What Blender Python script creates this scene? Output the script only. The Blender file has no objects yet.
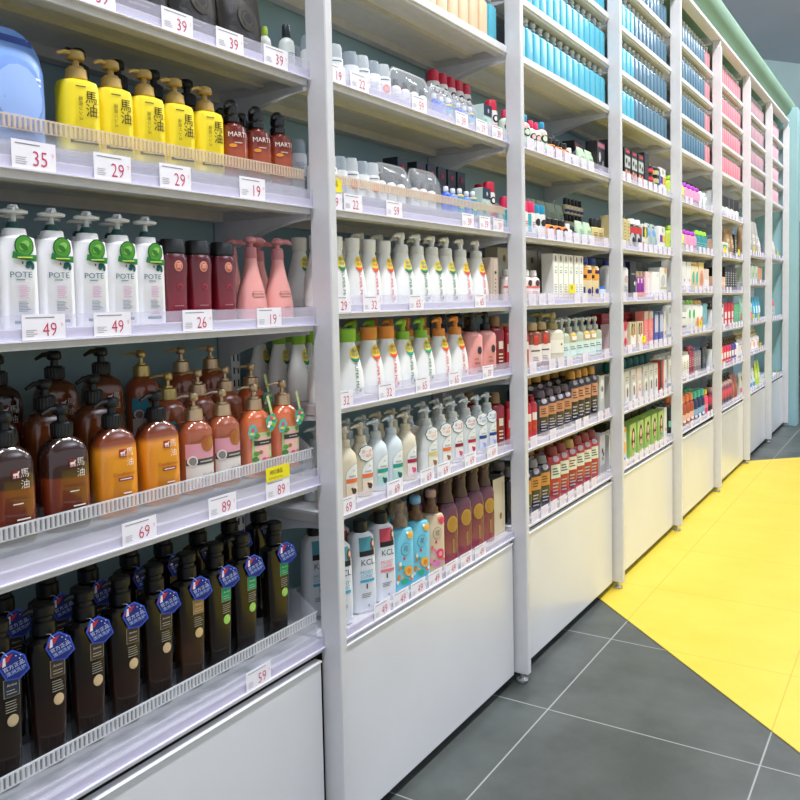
import bpy, math, random
from mathutils import Matrix, Vector
random.seed(7)
S = bpy.context.scene
COL = S.collection
PI = math.pi

# ------------------------------------------------------------------ materials
def lin(h):
    h = h.lstrip('#')
    out = []
    for i in (0, 2, 4):
        c = int(h[i:i+2], 16) / 255
        out.append(c / 12.92 if c <= .04045 else ((c + .055) / 1.055) ** 2.4)
    return (*out, 1)
MATS = {}
def M(spec):
    """spec 'rrggbb:t' t: p plastic, m matte, c clear, f frosted clear, g metal, l glossy liquid, n glow-free paper"""
    if not isinstance(spec, str):
        return spec
    if ':' not in spec:
        spec += ':p'
    if spec in MATS:
        return MATS[spec]
    h, t = spec.split(':')
    m = bpy.data.materials.new({'p': 'plastic', 'm': 'matte', 'c': 'clear', 'f': 'frosted', 'g': 'metal', 'l': 'liquid', 'n': 'paper'}[t] + '_' + h)
    m.use_nodes = True
    nt = m.node_tree
    b = nt.nodes['Principled BSDF']
    b.inputs['Base Color'].default_value = lin(h)
    rough = {'p': .38, 'm': .7, 'c': .08, 'f': .3, 'g': .3, 'l': .22, 'n': .55}[t]
    b.inputs['Roughness'].default_value = rough
    if t == 'g':
        b.inputs['Metallic'].default_value = .7
    if t == 'l':
        b.inputs['Coat Weight'].default_value = .35
        b.inputs['Coat Roughness'].default_value = .04
    if t == 'c':
        b.inputs['Alpha'].default_value = .22
    if t == 'f':
        b.inputs['Alpha'].default_value = .5
    if t in 'pl':
        n = nt.nodes.new('ShaderNodeTexNoise'); n.inputs['Scale'].default_value = 60
        mp = nt.nodes.new('ShaderNodeMapRange')
        mp.inputs['To Min'].default_value = rough * .8; mp.inputs['To Max'].default_value = rough * 1.25
        nt.links.new(n.outputs['Fac'], mp.inputs['Value']); nt.links.new(mp.outputs['Result'], b.inputs['Roughness'])
    MATS[spec] = m
    return m

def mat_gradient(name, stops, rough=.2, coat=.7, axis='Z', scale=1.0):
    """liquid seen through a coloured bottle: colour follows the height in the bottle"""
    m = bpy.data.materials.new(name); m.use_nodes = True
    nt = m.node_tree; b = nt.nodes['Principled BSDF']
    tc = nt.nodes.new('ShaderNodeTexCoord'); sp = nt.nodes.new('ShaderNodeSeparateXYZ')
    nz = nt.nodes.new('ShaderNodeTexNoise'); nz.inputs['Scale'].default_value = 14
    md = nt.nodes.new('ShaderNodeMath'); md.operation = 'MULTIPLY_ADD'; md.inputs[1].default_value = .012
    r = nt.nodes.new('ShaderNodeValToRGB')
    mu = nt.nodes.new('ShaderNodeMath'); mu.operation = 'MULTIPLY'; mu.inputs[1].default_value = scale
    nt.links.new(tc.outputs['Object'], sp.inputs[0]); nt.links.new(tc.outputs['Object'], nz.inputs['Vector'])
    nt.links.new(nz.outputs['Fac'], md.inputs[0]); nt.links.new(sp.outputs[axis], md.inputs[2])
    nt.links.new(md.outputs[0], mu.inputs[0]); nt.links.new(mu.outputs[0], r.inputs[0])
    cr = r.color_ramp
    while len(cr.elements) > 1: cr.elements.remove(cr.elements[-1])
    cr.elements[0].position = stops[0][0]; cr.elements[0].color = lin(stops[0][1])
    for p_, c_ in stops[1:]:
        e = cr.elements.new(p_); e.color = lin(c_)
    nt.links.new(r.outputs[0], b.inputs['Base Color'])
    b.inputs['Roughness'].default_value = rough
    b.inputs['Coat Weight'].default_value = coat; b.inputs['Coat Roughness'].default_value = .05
    return m

def mat_noise(name, c1, c2, scale, rough, bump=0, metallic=0):
    m = bpy.data.materials.new(name); m.use_nodes = True
    nt = m.node_tree; b = nt.nodes['Principled BSDF']
    tc = nt.nodes.new('ShaderNodeTexCoord')
    n = nt.nodes.new('ShaderNodeTexNoise'); n.inputs['Scale'].default_value = scale; n.inputs['Detail'].default_value = 5
    nt.links.new(tc.outputs['Object'], n.inputs['Vector'])
    r = nt.nodes.new('ShaderNodeValToRGB')
    r.color_ramp.elements[0].position = .3; r.color_ramp.elements[0].color = lin(c1)
    r.color_ramp.elements[1].position = .7; r.color_ramp.elements[1].color = lin(c2)
    nt.links.new(n.outputs['Fac'], r.inputs[0]); nt.links.new(r.outputs[0], b.inputs['Base Color'])
    b.inputs['Roughness'].default_value = rough; b.inputs['Metallic'].default_value = metallic
    if bump:
        bp = nt.nodes.new('ShaderNodeBump'); bp.inputs['Strength'].default_value = bump; bp.inputs['Distance'].default_value = .004
        nt.links.new(n.outputs['Fac'], bp.inputs['Height']); nt.links.new(bp.outputs[0], b.inputs['Normal'])
    return m

def mat_floor(name, yellow):
    m = bpy.data.materials.new(name); m.use_nodes = True
    nt = m.node_tree; b = nt.nodes['Principled BSDF']; N = nt.nodes.new; Lk = nt.links.new
    tc = N('ShaderNodeTexCoord'); sp = N('ShaderNodeSeparateXYZ'); Lk(tc.outputs['Object'], sp.inputs[0])
    def grid(out, off):
        a = N('ShaderNodeMath'); a.operation = 'SUBTRACT'; a.inputs[1].default_value = off; Lk(out, a.inputs[0])
        w = N('ShaderNodeMath'); w.operation = 'PINGPONG'; w.inputs[1].default_value = .3; Lk(a.outputs[0], w.inputs[0])
        c = N('ShaderNodeMath'); c.operation = 'LESS_THAN'; c.inputs[1].default_value = .0022; Lk(w.outputs[0], c.inputs[0])
        return c.outputs[0]
    g1 = grid(sp.outputs['X'], .116 - 6); g2 = grid(sp.outputs['Y'], 2.895 - 12)
    mx = N('ShaderNodeMath'); mx.operation = 'MAXIMUM'; Lk(g1, mx.inputs[0]); Lk(g2, mx.inputs[1])
    n = N('ShaderNodeTexNoise'); n.inputs['Scale'].default_value = 3.5; n.inputs['Detail'].default_value = 6; n.inputs['Roughness'].default_value = .6
    Lk(tc.outputs['Object'], n.inputs['Vector'])
    r = N('ShaderNodeValToRGB'); Lk(n.outputs['Fac'], r.inputs[0])
    c1, c2, gr = (('dcc038', 'e3c947', 'c6ad34') if yellow else ('3f4441', '585d5a', '9a9e9c'))
    r.color_ramp.elements[0].position = .35; r.color_ramp.elements[0].color = lin(c1)
    r.color_ramp.elements[1].position = .68; r.color_ramp.elements[1].color = lin(c2)
    mix = N('ShaderNodeMix'); mix.data_type = 'RGBA'; Lk(mx.outputs[0], mix.inputs[0]); Lk(r.outputs[0], mix.inputs[6]); mix.inputs[7].default_value = lin(gr)
    Lk(mix.outputs[2], b.inputs['Base Color'])
    b.inputs['Roughness'].default_value = .42 if yellow else .38
    return m

# ------------------------------------------------------------------ text cache
TEXT = {}
def text2d(s, thin=0):
    if (s, thin) in TEXT: return TEXT[(s, thin)]
    cu = bpy.data.curves.new('t', 'FONT'); cu.body = s; cu.size = 1; cu.align_x = 'CENTER'; cu.align_y = 'CENTER'; cu.resolution_u = 2; cu.offset = -thin
    o = bpy.data.objects.new('t', cu); COL.objects.link(o)
    dg = bpy.context.evaluated_depsgraph_get(); dg.update()
    me = o.evaluated_get(dg).to_mesh()
    d = ([tuple(v.co)[:2] for v in me.vertices], [tuple(p.vertices) for p in me.polygons])
    bpy.data.objects.remove(o); bpy.data.curves.remove(cu)
    TEXT[(s, thin)] = d
    return d

# ------------------------------------------------------------------ mesh builder
class MB:
    def __init__(s): s.v = []; s.f = []; s.mi = []; s.ms = []
    def k(s, m):
        m = M(m)
        if m not in s.ms: s.ms.append(m)
        return s.ms.index(m)
    def add(s, vs, fs, m):
        o = len(s.v); k = s.k(m); s.v += [tuple(v) for v in vs]
        for f in fs: s.f.append(tuple(i + o for i in f)); s.mi.append(k)
    def box(s, x0, x1, y0, y1, z0, z1, m, b=0):
        if b <= 0:
            vs = [(x, y, z) for x in (x0, x1) for y in (y0, y1) for z in (z0, z1)]
            s.add(vs, [(0, 1, 3, 2), (4, 6, 7, 5), (0, 4, 5, 1), (2, 3, 7, 6), (0, 2, 6, 4), (1, 5, 7, 3)], m); return
        cx, cy = (x0+x1)/2, (y0+y1)/2; ax, ay = (x1-x0)/2, (y1-y0)/2
        b = min(b, ax*.9, ay*.9, (z1-z0)*.45)
        def ring(ex, ey, z, c):
            out = []
            for sx, sy, fl in ((1, -1, 0), (1, 1, 1), (-1, 1, 0), (-1, -1, 1)):
                p = [(sx*(ex-c), sy*ey), (sx*ex, sy*(ey-c))]
                if fl: p = p[::-1]
                out += [(cx+q[0], cy+q[1], z) for q in p]
            return out
        rings = [ring(ax-b, ay-b, z0, b*.4), ring(ax, ay, z0+b, b), ring(ax, ay, z1-b, b), ring(ax-b, ay-b, z1, b*.4)]
        vs = sum(rings, []); fs = []
        for j in range(3):
            for i in range(8):
                a = j*8+i; c = j*8+(i+1) % 8; fs.append((a, c, c+8, a+8))
        fs.append(tuple(range(7, -1, -1))); fs.append(tuple(range(24, 32)))
        s.add(vs, fs, m)
    def lathe(s, prof, m, n=20, e=2, cx=0, cy=0, cap=True):
        vs = []; fs = []
        for q in prof:
            z, a, b = (q[0], q[1], q[1]) if len(q) == 2 else q
            for i in range(n):
                t = 2*PI*i/n; c, d = math.cos(t), math.sin(t)
                vs.append((cx + a*math.copysign(abs(c)**(2/e), c), cy + b*math.copysign(abs(d)**(2/e), d), z))
        for j in range(len(prof)-1):
            for i in range(n):
                a = j*n+i; c = j*n+(i+1) % n; fs.append((a, c, c+n, a+n))
        if cap:
            fs.append(tuple(range(n-1, -1, -1))); o = (len(prof)-1)*n; fs.append(tuple(range(o, o+n)))
        s.add(vs, fs, m)
    def tube(s, pts, rad, m, n=8):
        pts = [Vector(p) for p in pts]; vs = []; fs = []
        if not isinstance(rad, (list, tuple)): rad = [rad]*len(pts)
        for i, p in enumerate(pts):
            d = (pts[min(i+1, len(pts)-1)] - pts[max(i-1, 0)]).normalized()
            up = Vector((0, 0, 1)) if abs(d.z) < .9 else Vector((1, 0, 0))
            a = d.cross(up).normalized(); b = a.cross(d)
            for j in range(n):
                t = 2*PI*j/n; vs.append(p + (a*math.cos(t) + b*math.sin(t))*rad[i])
        for i in range(len(pts)-1):
            for j in range(n):
                q = i*n+j; r = i*n+(j+1) % n; fs.append((q, r, r+n, q+n))
        fs.append(tuple(range(n-1, -1, -1))); o = (len(pts)-1)*n; fs.append(tuple(range(o, o+n)))
        s.add(vs, fs, m)
    def prism(s, poly, y0, y1, m):
        """poly in (x, z) extruded along y"""
        n = len(poly); vs = [(x, y0, z) for x, z in poly] + [(x, y1, z) for x, z in poly]
        fs = [tuple(range(n)), tuple(range(2*n-1, n-1, -1))] + [(i, i+n, (i+1) % n + n, (i+1) % n) for i in range(n)]
        s.add(vs, fs, m)
    # decals: u runs to the viewer's right (+y), z up, pressed on surf(u, z) -> x
    def rect(s, u0, u1, z0, z1, surf, m, eps=.0006, nu=6, nz=4, skew=0):
        vs = []; fs = []
        for j in range(nz+1):
            for i in range(nu+1):
                u = u0+(u1-u0)*i/nu; z = z0+(z1-z0)*j/nz + skew*(u-(u0+u1)/2)
                vs.append((surf(u, z)+eps, u, z))
        for j in range(nz):
            for i in range(nu):
                a = j*(nu+1)+i; fs.append((a, a+1, a+nu+2, a+nu+1))
        s.add(vs, fs, m)
    def poly(s, pts, surf, m, eps=.0008):
        cu = sum(p[0] for p in pts)/len(pts); cz = sum(p[1] for p in pts)/len(pts)
        vs = [(surf(cu, cz)+eps, cu, cz)]; n = len(pts)
        for f in (.5, 1):
            vs += [(surf(cu+(u-cu)*f, cz+(z-cz)*f)+eps, cu+(u-cu)*f, cz+(z-cz)*f) for u, z in pts]
        fs = []
        for i in range(n):
            j = (i+1) % n; fs.append((0, 1+i, 1+j)); fs.append((1+i, 1+n+i, 1+n+j, 1+j))
        s.add(vs, fs, m)
    def disc(s, u, z, ru, rz, surf, m, eps=.0009, n=16, rot=0):
        c, d = math.cos(rot), math.sin(rot)
        s.poly([(u+ru*math.cos(2*PI*i/n)*c - rz*math.sin(2*PI*i/n)*d, z+ru*math.cos(2*PI*i/n)*d+rz*math.sin(2*PI*i/n)*c) for i in range(n)], surf, m, eps)
    def text(s, t, u, z, size, surf, m, eps=.0012, rot=0, sx=1, thin=0):
        vv, ff = text2d(t, thin); c, d = math.cos(rot), math.sin(rot); vs = []
        for a, b in vv:
            a *= size*sx; b *= size; U = u+a*c-b*d; Z = z+a*d+b*c
            vs.append((surf(U, Z)+eps, U, Z))
        s.add(vs, ff, m)
    def lines(s, u0, u1, z0, z1, n, surf, m, eps=.0010, th=.45):
        for i in range(n):
            z = z1-(z1-z0)*(i+.5)/n; h = (z1-z0)/n*th/2
            k = random.uniform(.65, 1)
            s.rect(u0, u0+(u1-u0)*k, z-h, z+h, surf, m, eps, 3, 1)
    def mesh(s, name, smooth=True):
        me = bpy.data.meshes.new(name); me.from_pydata(s.v, [], s.f)
        for m in s.ms: me.materials.append(m)
        me.polygons.foreach_set('material_index', s.mi)
        if smooth:
            me.polygons.foreach_set('use_smooth', [True]*len(s.f)); me.update(); me.set_sharp_from_angle(angle=math.radians(38))
        me.update(); return me
    def build(s, name, parent=None, loc=(0, 0, 0), smooth=True):
        o = bpy.data.objects.new(name, s.mesh(name, smooth)); COL.objects.link(o); o.location = loc
        if parent is not None: o.parent = parent
        return o

def surf_prof(prof, e=2):
    P = [(q[0], q[1], q[1]) if len(q) == 2 else q for q in prof]
    def f(u, z):
        if z <= P[0][0]: a, b = P[0][1:]
        elif z >= P[-1][0]: a, b = P[-1][1:]
        else:
            for (z0, a0, b0), (z1, a1, b1) in zip(P, P[1:]):
                if z0 <= z <= z1:
                    t = (z-z0)/max(z1-z0, 1e-9); a = a0+(a1-a0)*t; b = b0+(b1-b0)*t; break
        r = min(abs(u)/max(b, 1e-6), .995)
        return a*(1-r**e)**(1/e)
    return f
def flat(x): return lambda u, z: x

def struct(o): o['kind'] = 'structure'; return o
def tag(o, label, cat, group=None):
    o['label'] = label; o['category'] = cat
    if group: o['group'] = group
    return o
def empty(name, loc=(0, 0, 0)):
    o = bpy.data.objects.new(name, None); COL.objects.link(o); o.location = loc; o.empty_display_size = .02; return o

# ------------------------------------------------------------------ layout numbers (one bay = 1 unit)
Y0 = 1.4127
BAYS = list(range(-1, 7))
BW = {b: w for b, w in zip(BAYS, ['first', 'second', 'third', 'fourth', 'fifth', 'sixth', 'seventh', 'eighth'])}
SW = ['bottom', 'second', 'third', 'fourth', 'fifth', 'sixth', 'seventh', 'eighth', 'ninth', 'tenth']
UP = [2.028, 2.215, 2.405, 2.596]
ZS = {-1: [.490, .855, 1.205, 1.457, 1.730] + UP,
      0: [.480, .766, 1.012, 1.228, 1.460, 1.742] + UP,
      1: [.488, .746, .996, 1.228, 1.455, 1.745] + UP,
      2: [.488, .740, .995, 1.228, 1.458, 1.755] + UP,
      3: [.495, .772, 1.030, 1.262, 1.491, 1.755] + UP,
      4: [.490, .764, 1.015, 1.259, 1.494, 1.758] + UP,
      5: [.488, .786, 1.020, 1.320, 1.540] + UP,
      6: [.490, 1.014, 1.548] + UP}
NT = {b: len(ZS[b]) - 4 for b in BAYS}           # how many shelves carry a price rail
XF = -.042
DEPTH = -.335
TRAY = {(-1, 0), (-1, 1), (-1, 3), (0, 4)}
def ztop(b, s):
    return ZS[b][s] + (.045 if (b, s) in TRAY else .017)

# ------------------------------------------------------------------ setting
W_SHELF = mat_noise('white_powder_coat', 'dcdde2', 'e4e5ea', 40, .42)
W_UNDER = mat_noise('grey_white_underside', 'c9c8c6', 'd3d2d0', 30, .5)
W_POST = mat_noise('pearl_post_coat', 'd4d4d6', 'dadadc', 25, .4)
W_PANEL = mat_noise('white_gloss_panel', 'e0e0e2', 'e6e6e8', 3, .22)
M_BACK = mat_noise('teal_grey_back_panel', '94b3bb', '9dbbc3', 3, .55)
M_TEAL = mat_noise('pale_teal_paint', '8fb6ba', '98bfc2', 3, .6)
M_SOF = mat_noise('mint_green_paint', '7da08c', '84a893', 2, .75)
M_CEIL = mat_noise('slate_ceiling_paint', 'b4bccc', 'bcc4d4', 1.2, .8)
M_DARK = M('16181a:m')

mb = MB(); mb.box(-3.2, 9.5, -3.5, 24, -.05, 0, mat_floor('grey_stone_tile', False)); struct(mb.build('floor', smooth=False))
mb = MB()
# yellow vinyl field laid over the tiles, cut on the diagonal at both ends
y1, y2 = 3.21, 6.56
pts = [(-.34, y1+.34), (2.6, y1-2.6), (5.4, y1-5.4 + 0), (5.4, y2+5.4), (-.34, y2-.34)]
pts = [(-.34, y1+.34), (3.2, y1-3.2), (5.4, y1-3.2), (5.4, y2+4.4), (4.4, y2+4.4), (-.34, y2-.34)]
n = len(pts)
mb.add([(x, y, .0005) for x, y in pts] + [(x, y, .003) for x, y in pts], [tuple(range(n, 2*n))] + [(i, (i+1) % n, (i+1) % n+n, i+n) for i in range(n)], mat_floor('yellow_floor_tile', True))
struct(mb.build('floor_inlay', smooth=False))
mb = MB(); mb.box(-3.2, 9.5, -3.5, 24, 4.6, 4.7, M_CEIL); struct(mb.build('ceiling', smooth=False))
mb = MB(); mb.box(-.52, -.36, -.4, 8.44, 0, 3.0, M_TEAL); struct(mb.build('wall_back', smooth=False))
mb = MB()
WA, WB = (-2.05, 11.36), (5.9, 22.85)
for z0, z1, m_ in ((2.3, 4.6, mat_noise('light_teal_paint', 'c2dfe2', 'cae6e8', 2, .7)), (0, 2.3, mat_noise('dark_brown_boards', '4a3a33', '6a5044', 5, .6))):
    nx, ny = -(WB[1]-WA[1]), WB[0]-WA[0]; l_ = math.hypot(nx, ny); nx, ny = nx/l_*.12, ny/l_*.12
    q = [WA, WB, (WB[0]+nx, WB[1]+ny), (WA[0]+nx, WA[1]+ny)]
    mb.add([(x, y, z0) for x, y in q] + [(x, y, z1) for x, y in q], [(0, 1, 5, 4), (1, 2, 6, 5), (2, 3, 7, 6), (3, 0, 4, 7), (4, 5, 6, 7), (3, 2, 1, 0)], m_)
struct(mb.build('wall_far', smooth=False))
mb = MB(); mb.box(-.36, .066, 8.455, 8.62, 0, 2.95, M_TEAL, .004); struct(mb.build('wall_end', smooth=False))
# rounded soffit above the shelving
mb = MB()
prof = [(-.36, 2.86), (-.05, 2.86)]
for i in range(9):
    t = i/8*PI/2; prof.append((-.05 + .075*math.sin(t)**1.2 , 2.88 + .112*(1-math.cos(t))))
prof += [(.024, 3.005), (-.05, 3.03), (-.36, 3.03)]
mb.prism(prof, -.4, 8.62, M_SOF); struct(mb.build('trim_1'))

# ------------------------------------------------------------------ shelving
ORD = ['first', 'second', 'third', 'fourth', 'fifth', 'sixth', 'seventh', 'eighth', 'ninth', 'tenth', 'eleventh', 'twelfth',
       'thirteenth', 'fourteenth', 'fifteenth', 'sixteenth', 'seventeenth', 'eighteenth', 'nineteenth', 'twentieth']
def post_meshes():
    a = MB(); a.box(-.054, 0, 0, .026, .03, 2.772, W_POST, .0025); A = a.mesh('post_cover')
    a = MB(); a.box(-.05, -.034, .004, .022, 2.772, 2.811, W_SHELF); a.box(-.022, -.006, .004, .022, 2.772, 2.811, W_SHELF); T = a.mesh('beam_hook')
    a = MB(); a.lathe([(0, .016), (.004, .019), (.009, .019), (.011, .007), (.034, .006)], M('b8babd:g'), 16, cx=-.027, cy=.013); F = a.mesh('levelling_foot')
    a = MB(); a.box(-.34, -.30, .0, .028, .0, 2.79, W_SHELF)
    for i in range(90):
        z = .1+i*.03; a.box(-.2995, -.2990, .006, .010, z, z+.016, M_DARK); a.box(-.2995, -.2990, .020, .024, z, z+.016, M_DARK)
    U = a.mesh('slotted_rear_upright', False)
    return A, T, F, U
PM = post_meshes()
for i in range(-1, 8):
    e = empty('shelf_post', (0, Y0+i, 0))
    for nme, me in zip(('post_cover', 'beam_hook', 'levelling_foot', 'slotted_rear_upright'), PM):
        o = bpy.data.objects.new(nme, me); COL.objects.link(o); o.parent = e
    tag(e, f'tall white shelving post, {ORD[i+1]} from the camera end of the run', 'post', 'white shelving posts')

def beam_obj(b):
    e = empty('top_beam', (0, Y0+b, 0))
    a = MB(); a.box(-.062, 0, .001, .999, 2.812, 2.835, W_SHELF, .003); a.build('front_rail', e)
    a = MB(); a.box(-.298, -.062, .001, .022, 2.795, 2.835, W_SHELF, .002); a.build('cross_rail', e)
    tag(e, f'white beam along the top of the {BW[b]} shelving bay', 'beam', 'white top beams')
for b in BAYS: beam_obj(b)

for b in BAYS:
    a = MB(); a.box(-.355, -.342, .002, .998, .03, 2.83, M_BACK)
    o = a.build('back_panel', loc=(0, Y0+b, 0), smooth=False); tag(o, f'teal grey back panel behind the {BW[b]} shelving bay', 'panel', 'teal grey back panels')

def board_mesh(tagged):
    a = MB(); x0, x1 = DEPTH+.002, -.05; y0, y1 = .0285, .9975
    a.box(x0, x1, y0, y1, .010, .016, W_SHELF)                       # sheet
    a.box(x1-.006, x1, y0, y1, -.012, .010, W_SHELF); a.box(x1-.03, x1-.006, y0, y1, -.012, -.008, W_UNDER)
    a.box(x0, x0+.03, y0, y1, -.012, .010, W_UNDER)
    a.box(x0+.03, x1-.006, y0, y0+.006, -.010, .010, W_UNDER); a.box(x0+.03, x1-.006, y1-.006, y1, -.010, .010, W_UNDER)
    a.box(-.20, -.165, y0+.006, y1-.006, .000, .010, W_UNDER)
    if not tagged: a.box(x1, x1+.006, y0, y1, -.006, .018, W_SHELF, .002)
    return a.mesh('board', False)
BD = {True: board_mesh(True), False: board_mesh(False)}
M_RAIL = M('eae7f6:p'); M_RAILC = bpy.data.materials.new('clear_lilac_rail'); M_RAILC.use_nodes = True
_b = M_RAILC.node_tree.nodes['Principled BSDF']; _b.inputs['Base Color'].default_value = lin('dcd9ee'); _b.inputs['Alpha'].default_value = .30; _b.inputs['Roughness'].default_value = .12
def rail_mesh():
    a = MB(); a.box(-.05, -.044, .0285, .9975, .0, .020, M_RAIL, .0015); a.box(-.046, -.0392, .0285, .9975, .0, .0024, M_RAIL); return a.mesh('price_rail', False)
RM = rail_mesh()
a = MB(); a.box(-.0438, -.0425, .0285, .9975, .001, .040, M_RAILC); RC = a.mesh('clear_cover', False)
def bracket_mesh():
    a = MB(); pts = [(-.30, -.012), (-.06, -.012), (-.06, -.020)]
    for i in range(13):
        t = i/12; x = -.075 - .205*t; z = -.022 - .046*t**1.7
        pts.append((x, z))
    pts += [(-.30, -.072)]
    a.prism(pts, 0, .004, W_SHELF); return a.mesh('bracket', False)
BK = bracket_mesh()
for b in BAYS:
    for s, z in enumerate(ZS[b]):
        tg = s < NT[b]
        e = empty('shelf_board', (0, Y0+b, z))
        o = bpy.data.objects.new('board', BD[tg]); COL.objects.link(o); o.parent = e
        for y in ((.031, .992) if s else ()):
            o = bpy.data.objects.new('bracket', BK); COL.objects.link(o); o.parent = e; o.location = (0, y, 0)
        if tg:
            r = bpy.data.objects.new('price_rail', RM); COL.objects.link(r); r.parent = e
            o = bpy.data.objects.new('clear_cover', RC); COL.objects.link(o); o.parent = r
        tag(e, (f'white steel shelf with lilac price rail, ' if tg else 'plain white steel shelf, ') + f'{SW[s]} from floor in {BW[b]} bay', 'shelf', 'white steel shelf boards')

# base cabinets
for b in BAYS:
    e = empty('base_cabinet', (0, Y0+b, 0))
    a = MB(); a.box(-.054, -.042, .030, .984, .030, .462, W_PANEL, .002); a.box(-.060, -.038, .030, .984, .462, .4665, W_PANEL, .0015)
    a.build('door_panel', e, smooth=False)
    a = MB(); a.box(-.298, -.0605, .034, .994, .032, .455, M_DARK); a.build('carcass', e, smooth=False)
    a = MB(); a.box(-.298, -.085, .034, .994, .0035, .032, M_DARK); a.build('plinth', e, smooth=False)
    tag(e, f'white base cabinet with flat door under the {BW[b]} shelving bay', 'cabinet', 'white base cabinets')

# clear ribbed trays
M_TRAY = M('dfe3ea:c'); M_RIB = M('eef0f4:f')
def tray(b, s, y0, y1, warm):
    a = MB(); zb = ZS[b][s] + .018
    M_R = M('f2dcc0:f') if warm else M_RIB
    a.box(-.058, -.0565, y0, y1, .0, .064, M_TRAY)
    e = empty('acrylic_tray', (0, Y0+b, zb)); a.build('front_plate', e, smooth=False)
    a = MB(); n = int((y1-y0)/.0085)
    for i in range(n): a.box(-.0565, -.0535, y0+.0085*i, y0+.0085*i+.004, .045, .062, M_R)
    a.box(-.0562, -.0540, y0, y1, .062, .0645, M_R); a.box(-.0562, -.0545, y0, y1, .043, .0445, M_R)
    a.build('ribbed_edge', e, smooth=False)
    a = MB(); a.box(-.30, -.0585, y0, y1, .0255, .0268, M_TRAY)
    for y in (y0+.001, y1-.003): a.box(-.30, -.0585, y, y+.0015, .0, .0255, M_TRAY)
    a.build('tray_floor', e, smooth=False)
    a = MB(); poly = [(-.0585, .027), (-.0585, .064), (-.12, .105), (-.30, .105), (-.30, .027)]
    a.prism(poly, y1-.0015, y1, M_TRAY); a.build('side_plate', e, smooth=False)
    tag(e, f'clear acrylic tray with ribbed front edge on the {SW[s]} shelf, {BW[b]} bay', 'tray', 'clear ribbed acrylic trays')
tray(-1, 0, .035, .99, False); tray(-1, 1, .035, .99, False); tray(-1, 3, .035, .99, True); tray(0, 4, .035, .99, True)

# price tags
TAGM = {}
def tag_mesh(txt, w, h, detail=True, yellow=False):
    key = (txt, w, h, detail)
    if key in TAGM: return TAGM[key]
    a = MB(); a.box(-.0008, 0, -w/2, w/2, 0, h, M('f6f3fb:n' if detail else 'e6e1f2:n')); A = a.mesh('card', False)
    a = MB(); f = flat(0)
    if detail:
        a.lines(-w*.42, w*.30, h*.82, h*.92, 1, f, M('8c8a94:m'), .0003, .38)
        a.lines(-w*.42, -w*.16, h*.12, h*.42, 4, f, M('b4b0bc:m'), .0003, .35)
        a.text(txt, w*.13, h*.36, h*.78, f, M('cc2458:m'), .0004, 0, .85, .008)
        a.text('9', w*.42, h*.55, h*.26, f, M('d8386c:m'), .0004, 0, .85, .02)
    else:
        a.text(txt, w*.1, h*.35, h*.5, f, M('dc8aa4:m'), .0004, 0, .85, .03)
    B = a.mesh('printing', False)
    TAGM[key] = (A, B); return TAGM[key]
tagreg = []
def price(b, s, y, txt, w=.072, h=.038, detail=True, z=.003):
    A, B = tag_mesh(txt, w, h, detail)
    o = bpy.data.objects.new('price_tag', A); COL.objects.link(o); o.location = (-.0412, Y0+b+y, ZS[b][s]+z)
    o.rotation_euler = (0, 0, random.uniform(-.01, .01))
    q = bpy.data.objects.new('printing', B); COL.objects.link(q); q.parent = o
    tagreg.append((b, s, y, txt, o))

# ------------------------------------------------------------------ products
PROD = {}          # key -> (name, category, desc, [(part, mesh)])
def reg(key, name, cat, desc, parts): PROD[key] = (name, cat, desc, parts)

def pump(a, z, rc, hc, m, spout=.03, ang=-90, hh=.03, collar=None, tilt=-.004, head=.62):
    a.lathe([(z, rc*.97), (z+hc*.08, rc), (z+hc*.86, rc*.96), (z+hc, rc*.8)], collar or m, 18)
    a.lathe([(z+hc, rc*.42), (z+hc+hh*.42, rc*.40)], m, 10)
    z1 = z+hc+hh*.40
    a.lathe([(z1, rc*head*.85), (z1+hh*.1, rc*head), (z1+hh*.45, rc*head*.95), (z1+hh*.58, rc*head*.7)], m, 14)
    t = math.radians(ang); c, d = math.cos(t), math.sin(t)
    if spout: a.tube([(0, 0, z1+hh*.33), (c*spout*.6, d*spout*.6, z1+hh*.36), (c*spout, d*spout, z1+hh*.33+tilt)], [rc*.36, rc*.27, rc*.18], m, 8)

def P1(nm, a): return (nm, a.mesh(nm))

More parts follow.
